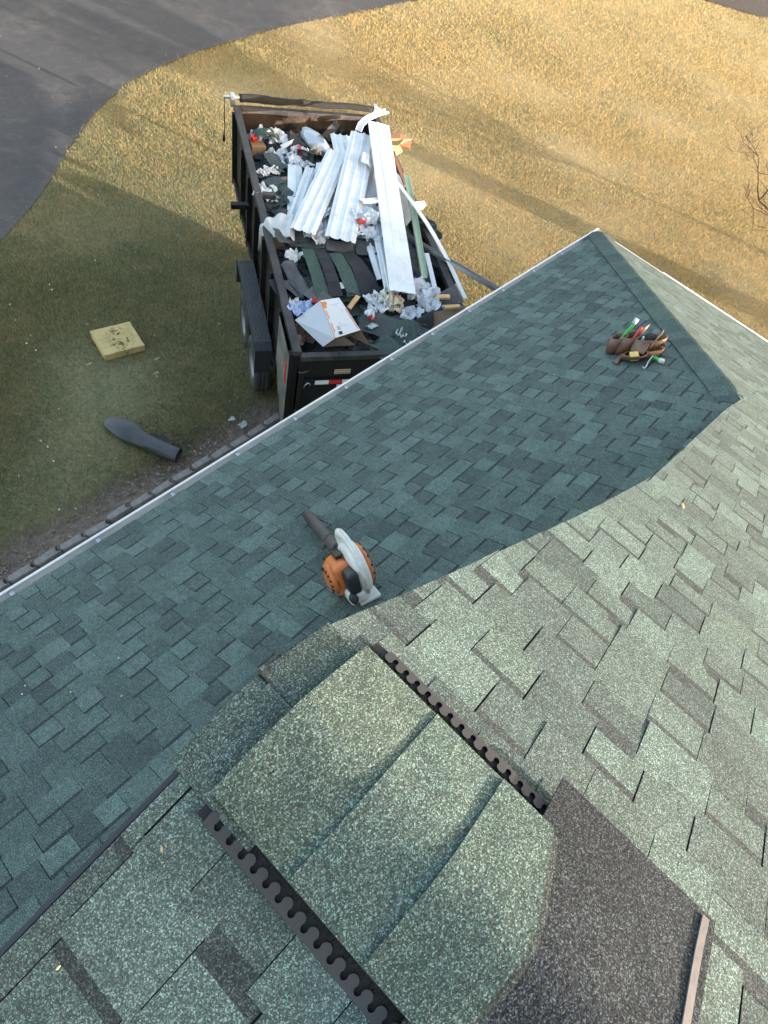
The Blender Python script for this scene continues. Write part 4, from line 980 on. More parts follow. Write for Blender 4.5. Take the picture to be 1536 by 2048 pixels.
# big printed carton at the tailgate
def big_carton():
    A, B, C, D = pix(640, 601, 2.05), pix(678, 595, 2.02), pix(721, 660, 1.98), pix(670, 676, 2.0)
    E_, F_ = pix(590, 640, 1.88), pix(646, 693, 1.86)
    r = empty('printed_carton', ((E_+F_)/2)); o0 = r.location.copy()
    tag(r, 'large white printed carton tipped open above the tailgate', 'carton')
    def face(nm, pts, mat, par=r, th=0.004):
        p = [q-o0 for q in pts]; n = (p[1]-p[0]).cross(p[-1]-p[0]).normalized(); n = n if n.z > 0 else -n
        V = p+[q-n*th for q in p]; k = len(p)
        return pyo(nm, V, [tuple(range(k)), tuple(range(2*k-1, k-1, -1))]+[(i, i+k, (i+1) % k+k, (i+1) % k) for i in range(k)], mat, par)
    top = face('printed_face', [A, B, C, D], MT['carton_white']); face('side_face', [A, D, F_, E_], MT['carton_side'])
    face('end_flap', [D, C, pix(742, 692, 1.87), pix(700, 672, 1.86)], MT['cardboard_dark']); face('lower_face', [E_-Vector((0, 0, .004)), F_-Vector((0, 0, .004)), pix(712, 690, 1.75), pix(640, 640, 1.72)], MT['cardboard_dark'])
    face('inner_flap', [D, F_, pix(655, 690, 1.82), pix(682, 672, 1.93)], MT['cardboard'])
    u, v = (B-A), (D-A)
    nrm = u.cross(v).normalized(); nrm = nrm if nrm.z > 0 else -nrm
    def rect(nm, u0, u1, v0, v1, mat): 
        g = lambda a, b: (A*(1-a)+B*a)*(1-b)+(D*(1-a)+C*a)*b+nrm*0.002
        face(nm, [g(u0, v0), g(u1, v0), g(u1, v1), g(u0, v1)], mat, top, 0.001)
    rect('orange_logo', 0.03, 0.26, 0.05, 0.22, MT['orange_ink'])
    rect('logo_mark', 0.07, 0.2, 0.09, 0.16, MT['carton_white'])
    for k in range(13): rect('print_line', 0.36, 0.36+random.uniform(.25, .5), 0.16+k*0.05, 0.172+k*0.05, MT['print_grey'])
    for k in range(2): rect('print_bar', 0.06+k*0.0, 0.10, 0.28+k*0.34, 0.52+k*0.34, MT['orange_ink'])
    rect('edge_line', 0.0, 0.02, 0.0, 1.0, MT['orange_ink']); rect('edge_line', 0.93, 0.97, 0.35, 0.95, MT['orange_ink'])
    rect('seal_mark', 0.22, 0.34, 0.74, 0.84, MT['print_grey']); rect('bar_code', 0.2, 0.34, 0.88, 0.96, MT['ink'])
big_carton()
film('blue_film', (603, 617, 1.9), (0.10, 0.08, 0.06), MT['blue_film'], 'pale blue film wad at the upper corner of the printed carton', 'plastic film', amp=.7)
film('clear_bottle_film', (592, 610, 1.88), (0.05, 0.06, 0.05), MT['plastic_clear'], 'clear crumpled wrapper between the blue film and the left rail', 'plastic film', amp=.6)
film('red_wrapper', (630, 601, 1.97), (0.03, 0.03, 0.02), MT['red_tool'], 'tiny red scrap at the corner of the printed carton', 'wrapper')
film('brown_bag', (611, 667, 1.72), (0.16, 0.12, 0.09), MT['leather_pale'], 'crumpled brown paper bag left of the printed carton', 'paper bag', amp=.5)
# right rear jumble
quad('felt_sheet', [(726, 690, 1.86), (810, 660, 1.92), (830, 668, 1.9), (722, 740, 1.55)], MT['felt'], 'big black felt sheet hanging out over the tailgate', 'felt sheet', rough=0.03, nu=12, nv=10, sag=-0.05)
quad('felt_sheet', [(800, 690, 1.88), (838, 668, 1.92), (850, 690, 1.85), (800, 720, 1.7)], MT['felt_grey'], 'grey felt sheet right of the big black felt', 'felt sheet', rough=0.04, ragged=.06)
quad('felt_sheet', [(830, 640, 1.98), (866, 620, 2.02), (868, 650, 1.95), (832, 685, 1.85)], MT['felt'], 'black felt square left of the brown cardboard', 'felt sheet', rough=0.03)
quad('cardboard_sheet', [(866, 624, 2.0), (930, 612, 2.0), (925, 640, 1.95), (862, 664, 1.9)], MT['cardboard_dark'], 'flat brown cardboard sheet nearest the gutter', 'cardboard', rough=0.015)
quad('cardboard_sheet', [(858, 655, 1.88), (884, 648, 1.9), (885, 664, 1.86), (868, 672, 1.84)], MT['cardboard'], 'small torn brown cardboard below the flat brown sheet', 'cardboard', rough=0.02)
quad('dark_curl', [(878, 585, 1.98), (915, 568, 2.0), (932, 600, 1.94), (890, 612, 1.92)], MT['felt_grey'], 'dark rolled sheet at the right rear corner of the trailer', 'felt sheet', rough=0.02, curl=-0.05)
quad('dark_curl', [(812, 470, 1.95), (838, 520, 1.95), (845, 560, 1.9), (818, 540, 1.88)], MT['felt_grey'], 'grey sheet standing between the long fascia and the green trim', 'felt sheet', rough=0.05)
crumple('black_bag', (850, 462, 1.85), (0.12, 0.22, 0.16), MT['blackbag'], 'black bag bulging out behind the bowed white strip', 'black bag', amp=.4)
crumple('black_bag', (880, 540, 1.80), (0.12, 0.25, 0.14), MT['felt'], 'dull black bundle under the bowed white strip near the gutter', 'black bag', amp=.4)
rod('wood_piece', [(872, 596, 2.0), (899, 596, 2.02)], 0.06, 0.03, MT['wood'], 'split pine end beside the short white strip', 'wood piece')
rod('wood_piece', [(888, 617, 2.0), (919, 615, 2.02)], 0.05, 0.03, MT['wood'], 'split pine sliver lying on the flat brown cardboard', 'wood piece')
rod('wood_piece', [(698, 618, 1.95), (708, 604, 1.99), (716, 594, 2.0)], 0.05, 0.02, MT['wood'], 'short wooden stick leaning behind the printed carton', 'wood piece')
lathe('roll_end', [(0.0, 0), (0.045, 0.0), (0.05, 0.02), (0.05, 0.09), (0.03, 0.1), (0.0, 0.09)], MT['plastic_white'], None, 16, None)
ro = bpy.data.objects['roll_end']; ro.location = pix(730, 630, 1.9); ro.rotation_euler = (1.0, 0.4, 0.5); tag(ro, 'small white tape roll behind the printed carton', 'tape roll')
JUNK = [((756, 606, 1.96), (.07, .13, .05), 'plastic_white'), ((770, 600, 1.98), (.10, .08, .06), 'paper'), ((787, 598, 2.0), (.08, .10, .06), 'cream_paper'), ((793, 612, 1.97), (.09, .07, .05), 'cream_paper'),
        ((835, 572, 2.0), (.14, .09, .06), 'plastic_white'), ((852, 582, 2.0), (.10, .12, .06), 'plastic_white'), ((842, 600, 1.98), (.12, .09, .07), 'plastic_clear'), ((862, 610, 1.98), (.13, .08, .06), 'plastic_white'),
        ((822, 628, 1.95), (.08, .10, .05), 'plastic_clear'), ((745, 622, 1.93), (.05, .12, .05), 'plastic_white'), ((806, 662, 1.92), (.09, .05, .03), 'plastic_white'), ((822, 680, 1.9), (.04, .08, .03), 'paper'), ((812, 650, 1.93), (.05, .05, .03), 'plastic_clear'),
        ((755, 652, 1.9), (.03, .11, .03), 'plastic_white'), ((730, 440, 2.08), (.12, .13, .06), 'plastic_clear'), ((722, 464, 2.05), (.14, .09, .05), 'plastic_white'), ((742, 468, 2.06), (.12, .08, .05), 'plastic_white'), ((640, 468, 2.0), (.14, .12, .06), 'cloth'), ((650, 430, 2.02), (.07, .14, .05), 'plastic_clear')]
JL = ['white film wad left of the cream paper behind the tape roll', 'white paper wad under the end of the plank pointing at the gutter', 'upper cream paper wad below the plank end', 'lower cream paper wad below the plank end', 'white film wad left of the short white strip',
      'white film wad against the short white strip', 'milky film wad below the short white strip', 'white film wad beside the split pine end', 'milky film wad left of the black felt square', 'long thin white film trailing to the tape roll', 'flat white film scrap on the big black felt',
      'small white paper scrap lowest above the gutter', 'tiny milky film scrap above the flat white one', 'thin upright white film sliver right of the printed carton', 'milky film wad between the longest plank and the fascia', 'white film wad under the foot of the longest plank',
      'white film wad left of the plank pointing at the gutter', 'white cloth wad under the foot of the stepped plank', 'thin milky film between the stepped plank and the longest plank']
for k, (c, s, m_) in enumerate(JUNK):
    film('film_wad', c, s, MT[m_], JL[k], 'plastic film', 'film wads in the load', rot=k*1.3)
film('red_wrapper', (723, 442, 2.14), (.04, .05, .02), MT['red_tool'], 'red printed wrapper between two planks in the middle', 'wrapper')
film('red_wrapper', (742, 636, 1.95), (.025, .03, .02), MT['red_tool'], 'tiny red tip of a film wad near the tape roll', 'wrapper')
# scattered shingle scraps
for k in range(120):
    if k < 55: x, y = random.uniform(690, 900), random.uniform(585, 705)
    elif k < 95: x, y = random.uniform(560, 840), random.uniform(470, 600)
    else: x, y = random.uniform(520, 700), random.uniform(262, 400)
    if 585 < x < 745 and y > 595: x += 150
    if y > 700-0.62*(x-800) and x > 800: continue
    s = random.uniform(0.09, 0.22); c = pix(x, y, random.uniform(1.80, 1.94)-(0.2 if y < 300 else 0.06 if y < 400 else 0)); a = random.uniform(0, 6.28); tx = random.uniform(-.4, .4); ty_ = random.uniform(-.4, .4)
    q = Matrix.Rotation(a, 3, 'Z') @ Matrix.Rotation(tx, 3, 'X') @ Matrix.Rotation(ty_, 3, 'Y')
    cs = [c+q @ Vector((u*s, v_*s*0.7, 0)) for u, v_ in ((-1, -1), (1, -.9), (.9, 1), (-1, .8))]
    quad('shingle_scrap', cs, MT[random.choice(('scrap_grey', 'scrap_green', 'felt', 'felt_grey', 'scrap_grey'))], 'torn dark shingle scrap lying loose in the trailer load', 'shingle scrap', 'torn shingle scraps in the load', rough=0.02, nu=4, nv=4, thick=.005, ragged=.08)

# ------------------------------------------------------------------ things on the shaded roof slope
nA_ = SL['A']['n']
def onA(px_, py_, h=0.009):
    d_ = Vector(CR.T @ np.array([px_-768.0, py_-1024.0, FPX])); o_ = Vector(CAM); p0 = Vector((0, YE, ZE))+nA_*h
    return o_+d_*((p0-o_).dot(nA_)/d_.dot(nA_))
def frame(o, u):
    w_ = nA_; u = (u-w_*u.dot(w_)).normalized(); v_ = w_.cross(u)
    return Matrix(((u.x, v_.x, w_.x, o.x), (u.y, v_.y, w_.y, o.y), (u.z, v_.z, w_.z, o.z), (0, 0, 0, 1)))
def rbox(name, c, s, mat, parent, r=0.02, rot=(0, 0, 0), seg=4):
    bm = bmesh.new(); box(bm, -s[0]/2, s[0]/2, -s[1]/2, s[1]/2, -s[2]/2, s[2]/2)
    from mathutils import Euler
    bmesh.ops.bevel(bm, geom=list(bm.edges), offset=r, segments=seg, profile=0.6, affect='EDGES')
    M = Matrix.Translation(c) @ Euler(rot).to_matrix().to_4x4(); bm.transform(M)
    return bmo(name, bm, mat, parent, smooth=True)
# leaf blower: u points along its tube down the slope, v sideways, w up
nz, bs = onA(618, 1040), onA(735, 1192)
blower = empty('leaf_blower'); blower.matrix_world = frame(bs, nz-bs)
tag(blower, 'orange and white petrol leaf blower with black tube standing on the shaded roof', 'leaf blower')
LB = (nz-bs).length
tubo('blower_tube', [(0.20, 0.0, 0.115), (0.30, 0, 0.10), (0.36, 0, 0.092)], [0.050, 0.046, 0.044], MT['bplastic'], blower, 18)
tb = tubo('blower_tube', [(0.345, 0, 0.094), (0.36, 0, 0.092), (0.45, 0, 0.080), (0.48, 0, 0.077)], [0.046, 0.050, 0.049, 0.047], MT['tubeplastic'], blower, 18)
nzz = tubo('nozzle', [(0.475, 0, 0.077), (0.49, 0, 0.075), (0.60, 0.0, 0.062), (LB-0.03, 0, 0.046), (LB, 0, 0.042)], [0.050, 0.050, 0.046, 0.041, 0.040], MT['tubeplastic'], blower, 18, cap=False)
nzz.modifiers.new('t', 'SOLIDIFY').thickness = 0.003
for sg in (-1, 1): rbox('tube_tab', (0.47, 0.052*sg, 0.078), (0.03, 0.014, 0.02), MT['tubeplastic'], nzz, 0.004)
Mx = Matrix.Rotation(-math.pi/2, 4, 'X')      # lathe axis z -> +v
def vdisc(name, u, w_, v0, prof, mat, par, n=32): return lathe(name, [(r, z) for r, z in prof], mat, par, n, Matrix.Translation((u, v0, w_)) @ Mx)
vol = vdisc('fan_housing', 0.085, 0.155, 0.0, [(0.0, -0.052), (0.12, -0.052), (0.140, -0.044), (0.148, -0.02), (0.148, 0.02), (0.140, 0.040), (0.12, 0.046), (0.0, 0.046)], MT['wplastic'], blower, 40)
rbox('outlet', (0.175, 0.0, 0.12), (0.13, 0.088, 0.10), MT['wplastic'], vol, 0.02)
cov = vdisc('intake_guard', 0.085, 0.155, 0.043, [(0.0, 0.0), (0.118, 0.0), (0.122, 0.012), (0.11, 0.032), (0.085, 0.042), (0.0, 0.045)], MT['orange'], blower, 40)
for k in range(14):
    a = k*2*math.pi/14; M = Matrix.Translation((0.085+0.098*math.cos(a), 0.0765, 0.155+0.098*math.sin(a))) @ Matrix.Rotation(-a, 4, 'Y')
    bm = bmesh.new(); box(bm, -0.018, 0.018, -0.006, 0.0045, -0.006, 0.006, M); bmo('guard_slot', bm, MT['bplastic'], cov)
eng = rbox('engine_shroud', (0.100, -0.115, 0.140), (0.185, 0.13, 0.19), MT['orange'], blower, 0.05, (0.0, 0.12, 0), 6)
vdisc('starter_cover', 0.10, 0.135, -0.178, [(0.0, -0.032), (0.045, -0.032), (0.075, -0.024), (0.09, -0.004), (0.092, 0.02), (0.0, 0.02)], MT['orange'], blower, 32)
for k in range(9):
    a = 0.5+k*0.42; M = Matrix.Translation((0.10+0.066*math.cos(a), -0.205, 0.135+0.066*math.sin(a))) @ Matrix.Rotation(-a, 4, 'Y')
    bm = bmesh.new(); box(bm, -0.012, 0.012, -0.004, 0.010, -0.005, 0.005, M); bmo('cooling_slot', bm, MT['bplastic'], eng)
for k in range(7):
    M = Matrix.Translation((0.175+0.003*k, -0.165+0.02*k, 0.222-0.002*k)) @ Matrix.Rotation(0.6, 4, 'Y'); bm = bmesh.new(); box(bm, -0.013, 0.013, -0.006, 0.006, -0.012, 0.004, M); bmo('cooling_slot', bm, MT['bplastic'], eng)
rbox('muffler_opening', (0.135, -0.085, 0.244), (0.07, 0.055, 0.02), MT['bplastic'], eng, 0.006, (0, 0.12, 0))
rbox('filter_cover', (-0.015, -0.085, 0.165), (0.11, 0.085, 0.13), MT['bplastic'], blower, 0.03, (0, 0.1, 0))
rbox('fuel_tank', (0.0, -0.085, 0.075), (0.15, 0.12, 0.07), MT['wplastic'], blower, 0.028)
lathe('fuel_cap', [(0.0, 0.0), (0.028, 0.0), (0.028, 0.03), (0.02, 0.036), (0.0, 0.036)], MT['bplastic'], blower, 20, Matrix.Translation((-0.06, -0.12, 0.09)) @ Matrix.Rotation(-1.2, 4, 'Y'))
rbox('foot', (-0.01, 0.0, 0.012), (0.09, 0.15, 0.02), MT['wplastic'], blower, 0.006); rbox('foot_stem', (0.0, -0.01, 0.045), (0.06, 0.05, 0.06), MT['wplastic'], blower, 0.012)
rbox('spark_plug_boot', (0.19, -0.10, 0.12), (0.04, 0.05, 0.05), MT['bplastic'], blower, 0.012)
bm = bmesh.new(); hp = [(0.215, 0, 0.165), (0.245, 0, 0.215), (0.252, 0, 0.262), (0.235, 0, 0.292), (0.19, 0, 0.312), (0.12, 0, 0.318), (0.04, 0, 0.300), (-0.02, 0, 0.262), (-0.052, 0, 0.20), (-0.05, 0, 0.14)]
tube(bm, hp, [0.022, 0.024, 0.026, 0.027, 0.026, 0.023, 0.024, 0.026, 0.027, 0.024], 12)
hd = bmo('handle', bm, MT['wplastic'], blower, smooth=True)
rbox('throttle_trigger', (0.14, 0.0, 0.285), (0.06, 0.014, 0.03), MT['bplastic'], hd, 0.005); rbox('stop_switch', (0.245, -0.006, 0.29), (0.03, 0.02, 0.012), MT['red_tool'], hd, 0.004)
bm = bmesh.new()
tube(bm, [(0.24, 0.004, 0.295), (0.19, 0.004, 0.336), (0.12, 0.004, 0.342), (0.04, 0.004, 0.325), (-0.025, 0.004, 0.285), (-0.075, 0.004, 0.21), (-0.07, 0.004, 0.13), (-0.03, 0.004, 0.05)], [0.006, 0.010, 0.012, 0.013, 0.013, 0.012, 0.012, 0.01], 8)
bmo('spine_rib', bm, MT['wplastic'], vol, smooth=True)

def kids(o):
    for c in o.children: yield c; yield from kids(c)
for c in [c for c in bpy.data.objects if c.parent and (c.parent == blower or c.parent.parent == blower)]:
    c.data.transform(Matrix.Scale(-0.8, 4, (0, 1, 0))); c.data.flip_normals()
# tool belt
ob = onA(1265, 700); belt = empty('tool_belt'); belt.matrix_world = frame(ob, onA(1330, 690)-ob); BI = belt.matrix_world.inverted()
tag(belt, 'brown leather tool belt with open pouches lying on the shaded roof', 'tool belt')
def bl(px_, py_, h=0.0): return BI @ (onA(px_, py_, 0.009)+Vector((0, 0, 0.9*h)))
def pouch(name, base, top, rb, rt, mat, lin=None, squash=1.0, rot=0.0):
    """open-topped leather pouch from base centre to mouth centre"""
    n = 24; V = []; F = []; base, top = Vector(base), Vector(top)
    for k, u in enumerate((0, 0.04, 0.3, 0.65, 1.0)):
        c = base.lerp(top, u); r = 1.2*(rb+(rt-rb)*(u**0.7)+(0.012*math.sin(3.14*u)))
        if k == 0: r *= 0.9
        for i in range(n):
            a = 2*math.pi*i/n; x, y = math.cos(a)*r, math.sin(a)*r*squash; rr = 1+0.06*mnoise.noise(Vector((math.cos(a)*2, math.sin(a)*2, u*2+base.x*30)))
            x, y = x*math.cos(rot)-y*math.sin(rot), x*math.sin(rot)+y*math.cos(rot)
            V.append(c+Vector((x*rr, y*rr, 0.010*mnoise.noise(Vector((a, base.x*20, 3))) if k == 4 else 0)))
    for k in range(4):
        for i in range(n): F.append((k*n+i, k*n+(i+1) % n, (k+1)*n+(i+1) % n, (k+1)*n+i))
    F.append(tuple(range(n))[::-1])
    o = pyo(name, V, F, mat, belt, smooth=True); so = o.modifiers.new('t', 'SOLIDIFY'); so.thickness = 0.005
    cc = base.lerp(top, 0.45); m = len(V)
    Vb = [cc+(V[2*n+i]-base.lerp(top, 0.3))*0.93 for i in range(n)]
    pyo('pouch_inside', Vb, [tuple(range(n))], lin or MT['pouch_shade'], o)
    return o
LT = MT['leather']
pouch('pouch', bl(1223, 704), bl(1222, 700, 0.17), 0.042, 0.058, LT, squash=0.75, rot=0.4)
pouch('pouch', bl(1243, 704), bl(1247, 699, 0.175), 0.05, 0.068, LT, squash=0.8, rot=0.3)
pouch('pouch', bl(1262, 718), bl(1260, 724, 0.10), 0.055, 0.074, LT, squash=0.72, rot=-0.3)
pouch('pouch', bl(1283, 705), bl(1283, 704, 0.17), 0.07, 0.10, LT, squash=0.62, rot=-0.25)
pouch('pouch', bl(1296, 712), bl(1299, 714, 0.10), 0.045, 0.056, MT['leather_tan'], MT['yellow_tool'], squash=0.85)
def flap(pts, mat, name='leather_flap'):
    p = [Vector(q) for q in pts]; V = []; bm = bmesh.new()
    grid_sheet(bm, lambda u, v: (p[0]*(1-u)+p[1]*u)*(1-v)+(p[3]*(1-u)+p[2]*u)*v+Vector((0, 0, 0.012*math.sin(3.1*u)*math.sin(3.1*v))), 6, 6, 0.004)
    return bmo(name, bm, mat, belt, smooth=True)
flap([bl(1262, 700, 0.14), bl(1257, 706, 0.15), bl(1266, 690, 0.21), bl(1274, 686, 0.23)], MT['leather_pale'])
flap([bl(1286, 714, 0.13), bl(1284, 718, 0.12), bl(1302, 700, 0.19), bl(1303, 694, 0.20)], MT['leather_tan'])
flap([bl(1253, 706, 0.16), bl(1284, 712, 0.15), bl(1277, 724, 0.085), bl(1250, 716, 0.09)], LT)
flap([bl(1224, 726, 0.01), bl(1233, 730, 0.01), bl(1247, 714, 0.03), bl(1240, 710, 0.03)], LT, 'belt_strap')
def cyl(name, a, b, r, mat, label, cat, r2=None):
    o = tubo(name, [a, Vector(a).lerp(Vector(b), 0.15), Vector(a).lerp(Vector(b), 0.85), b], [r*0.8, r, r2 or r, (r2 or r)*0.8], mat, None, 12); return tag(o, label, cat)
WB = belt.matrix_world
def wb(*a): return WB @ bl(*a)
g_ = cyl('utility_knife', wb(1228, 700, 0.08), wb(1240, 690, 0.26), 0.018, MT['green_tool'], 'bright green handled tool standing in the left pouch of the tool belt', 'hand tool', 0.014)
k_ = tubo('white_grip', [(wb(1239, 690, 0.255)), wb(1241, 688, 0.30)], 0.018, MT['plastic_white'], g_, 10)
cyl('red_screwdriver', wb(1252, 700, 0.10), wb(1257, 694, 0.235), 0.014, MT['red_tool'], 'red tool handle poking out of the second pouch of the tool belt', 'hand tool')
for q_ in range(2): cyl('hammer_handle', wb(1294, 704, 0.115-.03*q_), wb(1318, 708, 0.10-0.03*q_), 0.016, MT['brown_trim'] if q_ else MT['bplastic'], ['black grip sticking out of the right side of the tool belt', 'maroon grip under the black grip at the right of the tool belt'][q_], 'hand tool')
bm = bmesh.new(); box(bm, -0.035, 0.035, -0.022, 0.022, -0.035, 0.035); tp = bmo('tape_measure', bm, MT['yellow_tool'], None, bevel=0.01); tp.matrix_world = Matrix.Translation(wb(1260, 724, 0.07)) @ Matrix.Rotation(0.7, 4, 'Z') @ Matrix.Rotation(1.2, 4, 'X')
tag(tp, 'yellow tape measure lying in the front pouch of the tool belt', 'tape measure')
crumple('work_glove', wb(1281, 703, 0.15), (0.06, 0.045, 0.035), MT['felt'], 'dark crumpled glove in the widest pouch of the tool belt', 'glove', amp=.5)
crumple('nail_handful', wb(1271, 704, 0.15), (0.03, 0.025, 0.02), MT['steel'], 'small handful of nails beside the dark glove', 'nails', amp=.8)
cyl('caulk_tube', wb(1300, 720, 0.04), wb(1318, 727, 0.03), 0.016, MT['green_tool'], 'green tube with white end leaning at the lower right of the tool belt', 'caulk tube')
ct = bpy.data.objects['caulk_tube']; tubo('white_nozzle', [wb(1316, 726, 0.03), wb(1323, 728, 0.03)], [0.022, 0.018], MT['plastic_white'], ct, 10)
o = tubo('hook_line', [wb(1298, 722, 0.06), wb(1293, 728, 0.03), wb(1291, 735, 0.008), wb(1287, 738, 0.008), wb(1284, 735, 0.01)], 0.005, MT['plastic_white'], None, 6); tag(o, 'short white hooked cord hanging below the tool belt', 'cord')

# ------------------------------------------------------------------ things on the lawn
bm = bmesh.new(); box(bm, -0.27, 0.27, -0.245, 0.245, 0.0, 0.10)
bmesh.ops.subdivide_edges(bm, edges=list(bm.edges), cuts=5, use_grid_fill=True)
for v in bm.verts:
    e = 1.0 if (abs(v.co.x) > 0.26) or (abs(v.co.y) > 0.235) else 0.3
    v.co += Vector((mnoise.noise(v.co*17), mnoise.noise(v.co*17+Vector((5, 0, 0))), mnoise.noise(v.co*15+Vector((9, 0, 0)))*0.5))*0.008*e
fo = bmo('foam_block', bm, MT['foam']); fo.location = (3.515, 6.30, 0.005); fo.rotation_euler = (0, 0, R_(-13)); tag(fo, 'square yellow foam board with brown stains lying on the lawn', 'foam board')
# dark collapsed fabric tube
cen = [(207, 842, .05), (222, 845, .06), (240, 853, .07), (258, 864, .075), (278, 876, .075), (300, 886, .08), (322, 896, .085), (345, 906, .09), (358, 911, .09)]
hw = [.05, .105, .14, .15, .125, .108, .10, .095, .092]; hh = [.03, .055, .07, .075, .07, .075, .08, .086, .088]
V = []; F = []; n = 20; cp = [pix(*q) for q in cen]
for i, c in enumerate(cp):
    d_ = (cp[min(i+1, len(cp)-1)]-cp[max(i-1, 0)]).normalized(); s = Vector((0, 0, 1)).cross(d_).normalized()
    for k in range(n):
        a = 2*math.pi*k/n; rr = 1+(0.26*mnoise.noise(Vector((math.cos(a)*1.8, math.sin(a)*1.8, i*0.9)))+0.22*mnoise.noise(Vector((math.cos(a)*4, math.sin(a)*4, i*1.4))))*(1 if i < 7 else 0.1)
        V.append(Vector((c.x, c.y, 0))+s*math.cos(a)*hw[i]*rr+Vector((0, 0, hh[i]+math.sin(a)*hh[i]*rr)))
for i in range(len(cp)-1):
    for k in range(n): F.append((i*n+k, i*n+(k+1) % n, (i+1)*n+(k+1) % n, (i+1)*n+k))
F.append(tuple(range(n))[::-1])
fb = empty('fabric_tube', (cp[4].x, cp[4].y, 0)); tag(fb, 'collapsed dark grey fabric tube with a round open end lying on the lawn', 'fabric tube')
V = [v-Vector(fb.location) for v in V]
sk = pyo('tube_skin', V, F, MT['darkfabric'], fb, smooth=True); sk.modifiers.new('t', 'SOLIDIFY').thickness = 0.004; ss = sk.modifiers.new('s', 'SUBSURF'); ss.levels = 1; ss.render_levels = 2
m8 = V[7*n:8*n]; cc = sum(m8, Vector())/n; pyo('tube_mouth', [cc+(v-cc)*0.9 for v in m8], [tuple(range(n))], MT['bplastic'], fb)  # dark disc across the open end, its colour stands for the shade inside
bm = bmesh.new(); sp = [pix(*q)-Vector(fb.location) for q in ((300, 870, .10), (318, 874, .06), (334, 881, .03), (345, 888, .015))]
for i in range(3):
    a, b = sp[i], sp[i+1]; s = Vector((0, 0, 1)).cross((b-a).normalized())*0.035; v = [bm.verts.new(q) for q in (a-s, a+s, b+s, b-s)]; bm.faces.new(v)
o = bmo('strap', bm, MT['bplastic'], fb); o.modifiers.new('t', 'SOLIDIFY').thickness = 0.004
# scraps and dry leaves
LIT = [(3.44, 7.75), (2.81, 7.66), (4.87, 5.86), (2.59, 6.91), (2.61, 6.74), (1.8, 5.08), (1.48, 4.47), (1.87, 5.3)]
for k, (x, y) in enumerate(LIT): crumple('paper_bit', Vector((x, y, 0.025)), (0.012, 0.009, 0.005), MT['paper'], 'tiny pale paper bit lying on the lawn left of the trailer', 'paper bit', 'tiny paper bits on the lawn', rot=k, sub=2, amp=.6)
for k, (x, y) in enumerate(((3.74, 5.77), (3.57, 5.56), (2.99, 6.17))): 
    o = quad('wood_splinter', [Vector((x-.035, y-.006, .03)), Vector((x+.035, y-.012, .03)), Vector((x+.04, y+.004, .033)), Vector((x-.03, y+.007, .033))], MT['wood'], ['pale wood splinter closest to the foam board on its right', 'pale curved splinter between the foam board and the fabric tube', 'pale grass-thin splinter below the foam board corner'][k], 'wood splinter', nu=3, nv=2, rough=0.004)
film('film_scrap', Vector((3.90, 4.20, 0.035)), (0.05, 0.035, 0.02), MT['plastic_clear'], 'larger milky film scrap by the edging stones near the trailer', 'plastic film', amp=.7)
film('film_scrap', Vector((3.84, 4.36, 0.03)), (0.035, 0.022, 0.015), MT['plastic_white'], 'smaller white film scrap on the grass near the trailer corner', 'plastic film', amp=.7)
for k, (a_, b_) in enumerate(((237, 1316), (50, 1371), (44, 1388), (141, 1384), (243, 1392), (1108, 749))):
    p = onA(a_, b_, 0.013); crumple('chalk_chip', p, (0.005, 0.0035, 0.002), MT['paper'], 'tiny white chip lying on the shaded shingles', 'white chip', 'white chips on the shaded shingles', rot=k, sub=2, amp=.5)
p = Vector((2.02, -0.17, ZE+(XC-2.02)*TB+0.012)); crumple('dry_leaf', p, (0.016, 0.008, 0.003), MT['leaf'], 'dry tan leaf on the sunlit slope near the gable edge', 'leaf', rot=.6, sub=2)
for k, (x, y) in enumerate(((-0.155, 0.145), (0.03, 0.155))):
    crumple('shingle_chip', Vector((x, y, pC(x, y).z+0.010)), (0.004, 0.002, 0.001), MT['leaf'], ['pale chip on the near left slope low in the corner', 'pale chip on the near left slope by the vent'][k], 'chip', rot=k, sub=2)

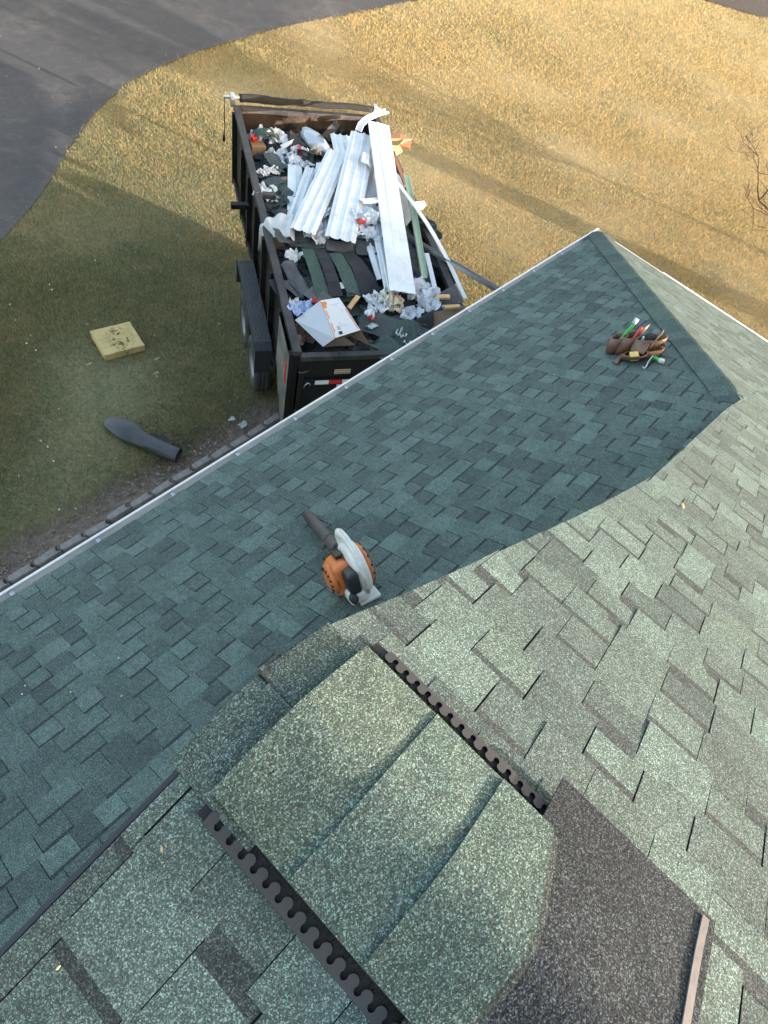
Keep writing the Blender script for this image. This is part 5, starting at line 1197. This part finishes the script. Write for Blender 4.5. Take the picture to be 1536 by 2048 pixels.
# ------------------------------------------------------------------ bare trees beyond the right edge of the picture
def bare_tree(name, base, trunk_h, r0, spread, levels, mat, label, seed, twig=0.004, up=0.5, first=5, length=2.0):
    rnd = random.Random(seed); root = empty(name, base); tag(root, label, 'tree')
    bt = bmesh.new(); bc = bmesh.new()
    tube(bt, [(0, 0, -0.05), (0.02, 0.01, trunk_h*0.5), (0.05, 0.0, trunk_h)], [r0*1.25, r0, r0*0.85], 10)
    def grow(p, d_, r, L, lev):
        pts = [p]; q = p.copy(); dd = d_.copy(); ns = 4
        for k in range(ns):
            dd = (dd+Vector((rnd.uniform(-1, 1), rnd.uniform(-1, 1), rnd.uniform(-0.5, 0.9)*up))*0.22).normalized(); q = q+dd*L/ns; pts.append(q.copy())
        tube(bc, pts, [max(twig, r*(1-0.55*k/ns)) for k in range(ns+1)], 5 if lev > 1 else 3, cap=False)
        if lev == 0: return
        for k in range(rnd.choice((3, 4))):
            i = rnd.choice((1, 2, 3, 4)); ax = Vector((rnd.uniform(-1, 1), rnd.uniform(-1, 1), rnd.uniform(-.3, .8))).normalized()
            grow(pts[i].copy(), (dd*0.75+ax*spread).normalized(), max(twig, r*0.5), L*rnd.uniform(0.5, 0.72), lev-1)
    for k in range(first):
        a = k*2*math.pi/first+rnd.uniform(-.3, .3); grow(Vector((0.04, 0, trunk_h*rnd.uniform(0.8, 1.0))), Vector((math.cos(a)*spread, math.sin(a)*spread, rnd.uniform(0.35, 0.9))).normalized(), r0*0.62, length*rnd.uniform(.8, 1.2), levels)
    bmo('trunk', bt, mat, root, smooth=True); bmo('crown', bc, mat, root)
bare_tree('bare_tree', (15.1, -3.6, 0), 1.7, 0.33, 0.75, 4, MT['bark2'], 'leafless grey-brown tree on the sunny lawn beside the house', 5, twig=0.011, length=2.3, first=7)
bare_tree('small_bare_tree', (16.1, 0.95, 0), 0.6, 0.05, 1.0, 4, MT['bark'], 'small leafless reddish tree reaching in at the right edge', 11, twig=0.0035, up=0.2, length=1.25, first=7)
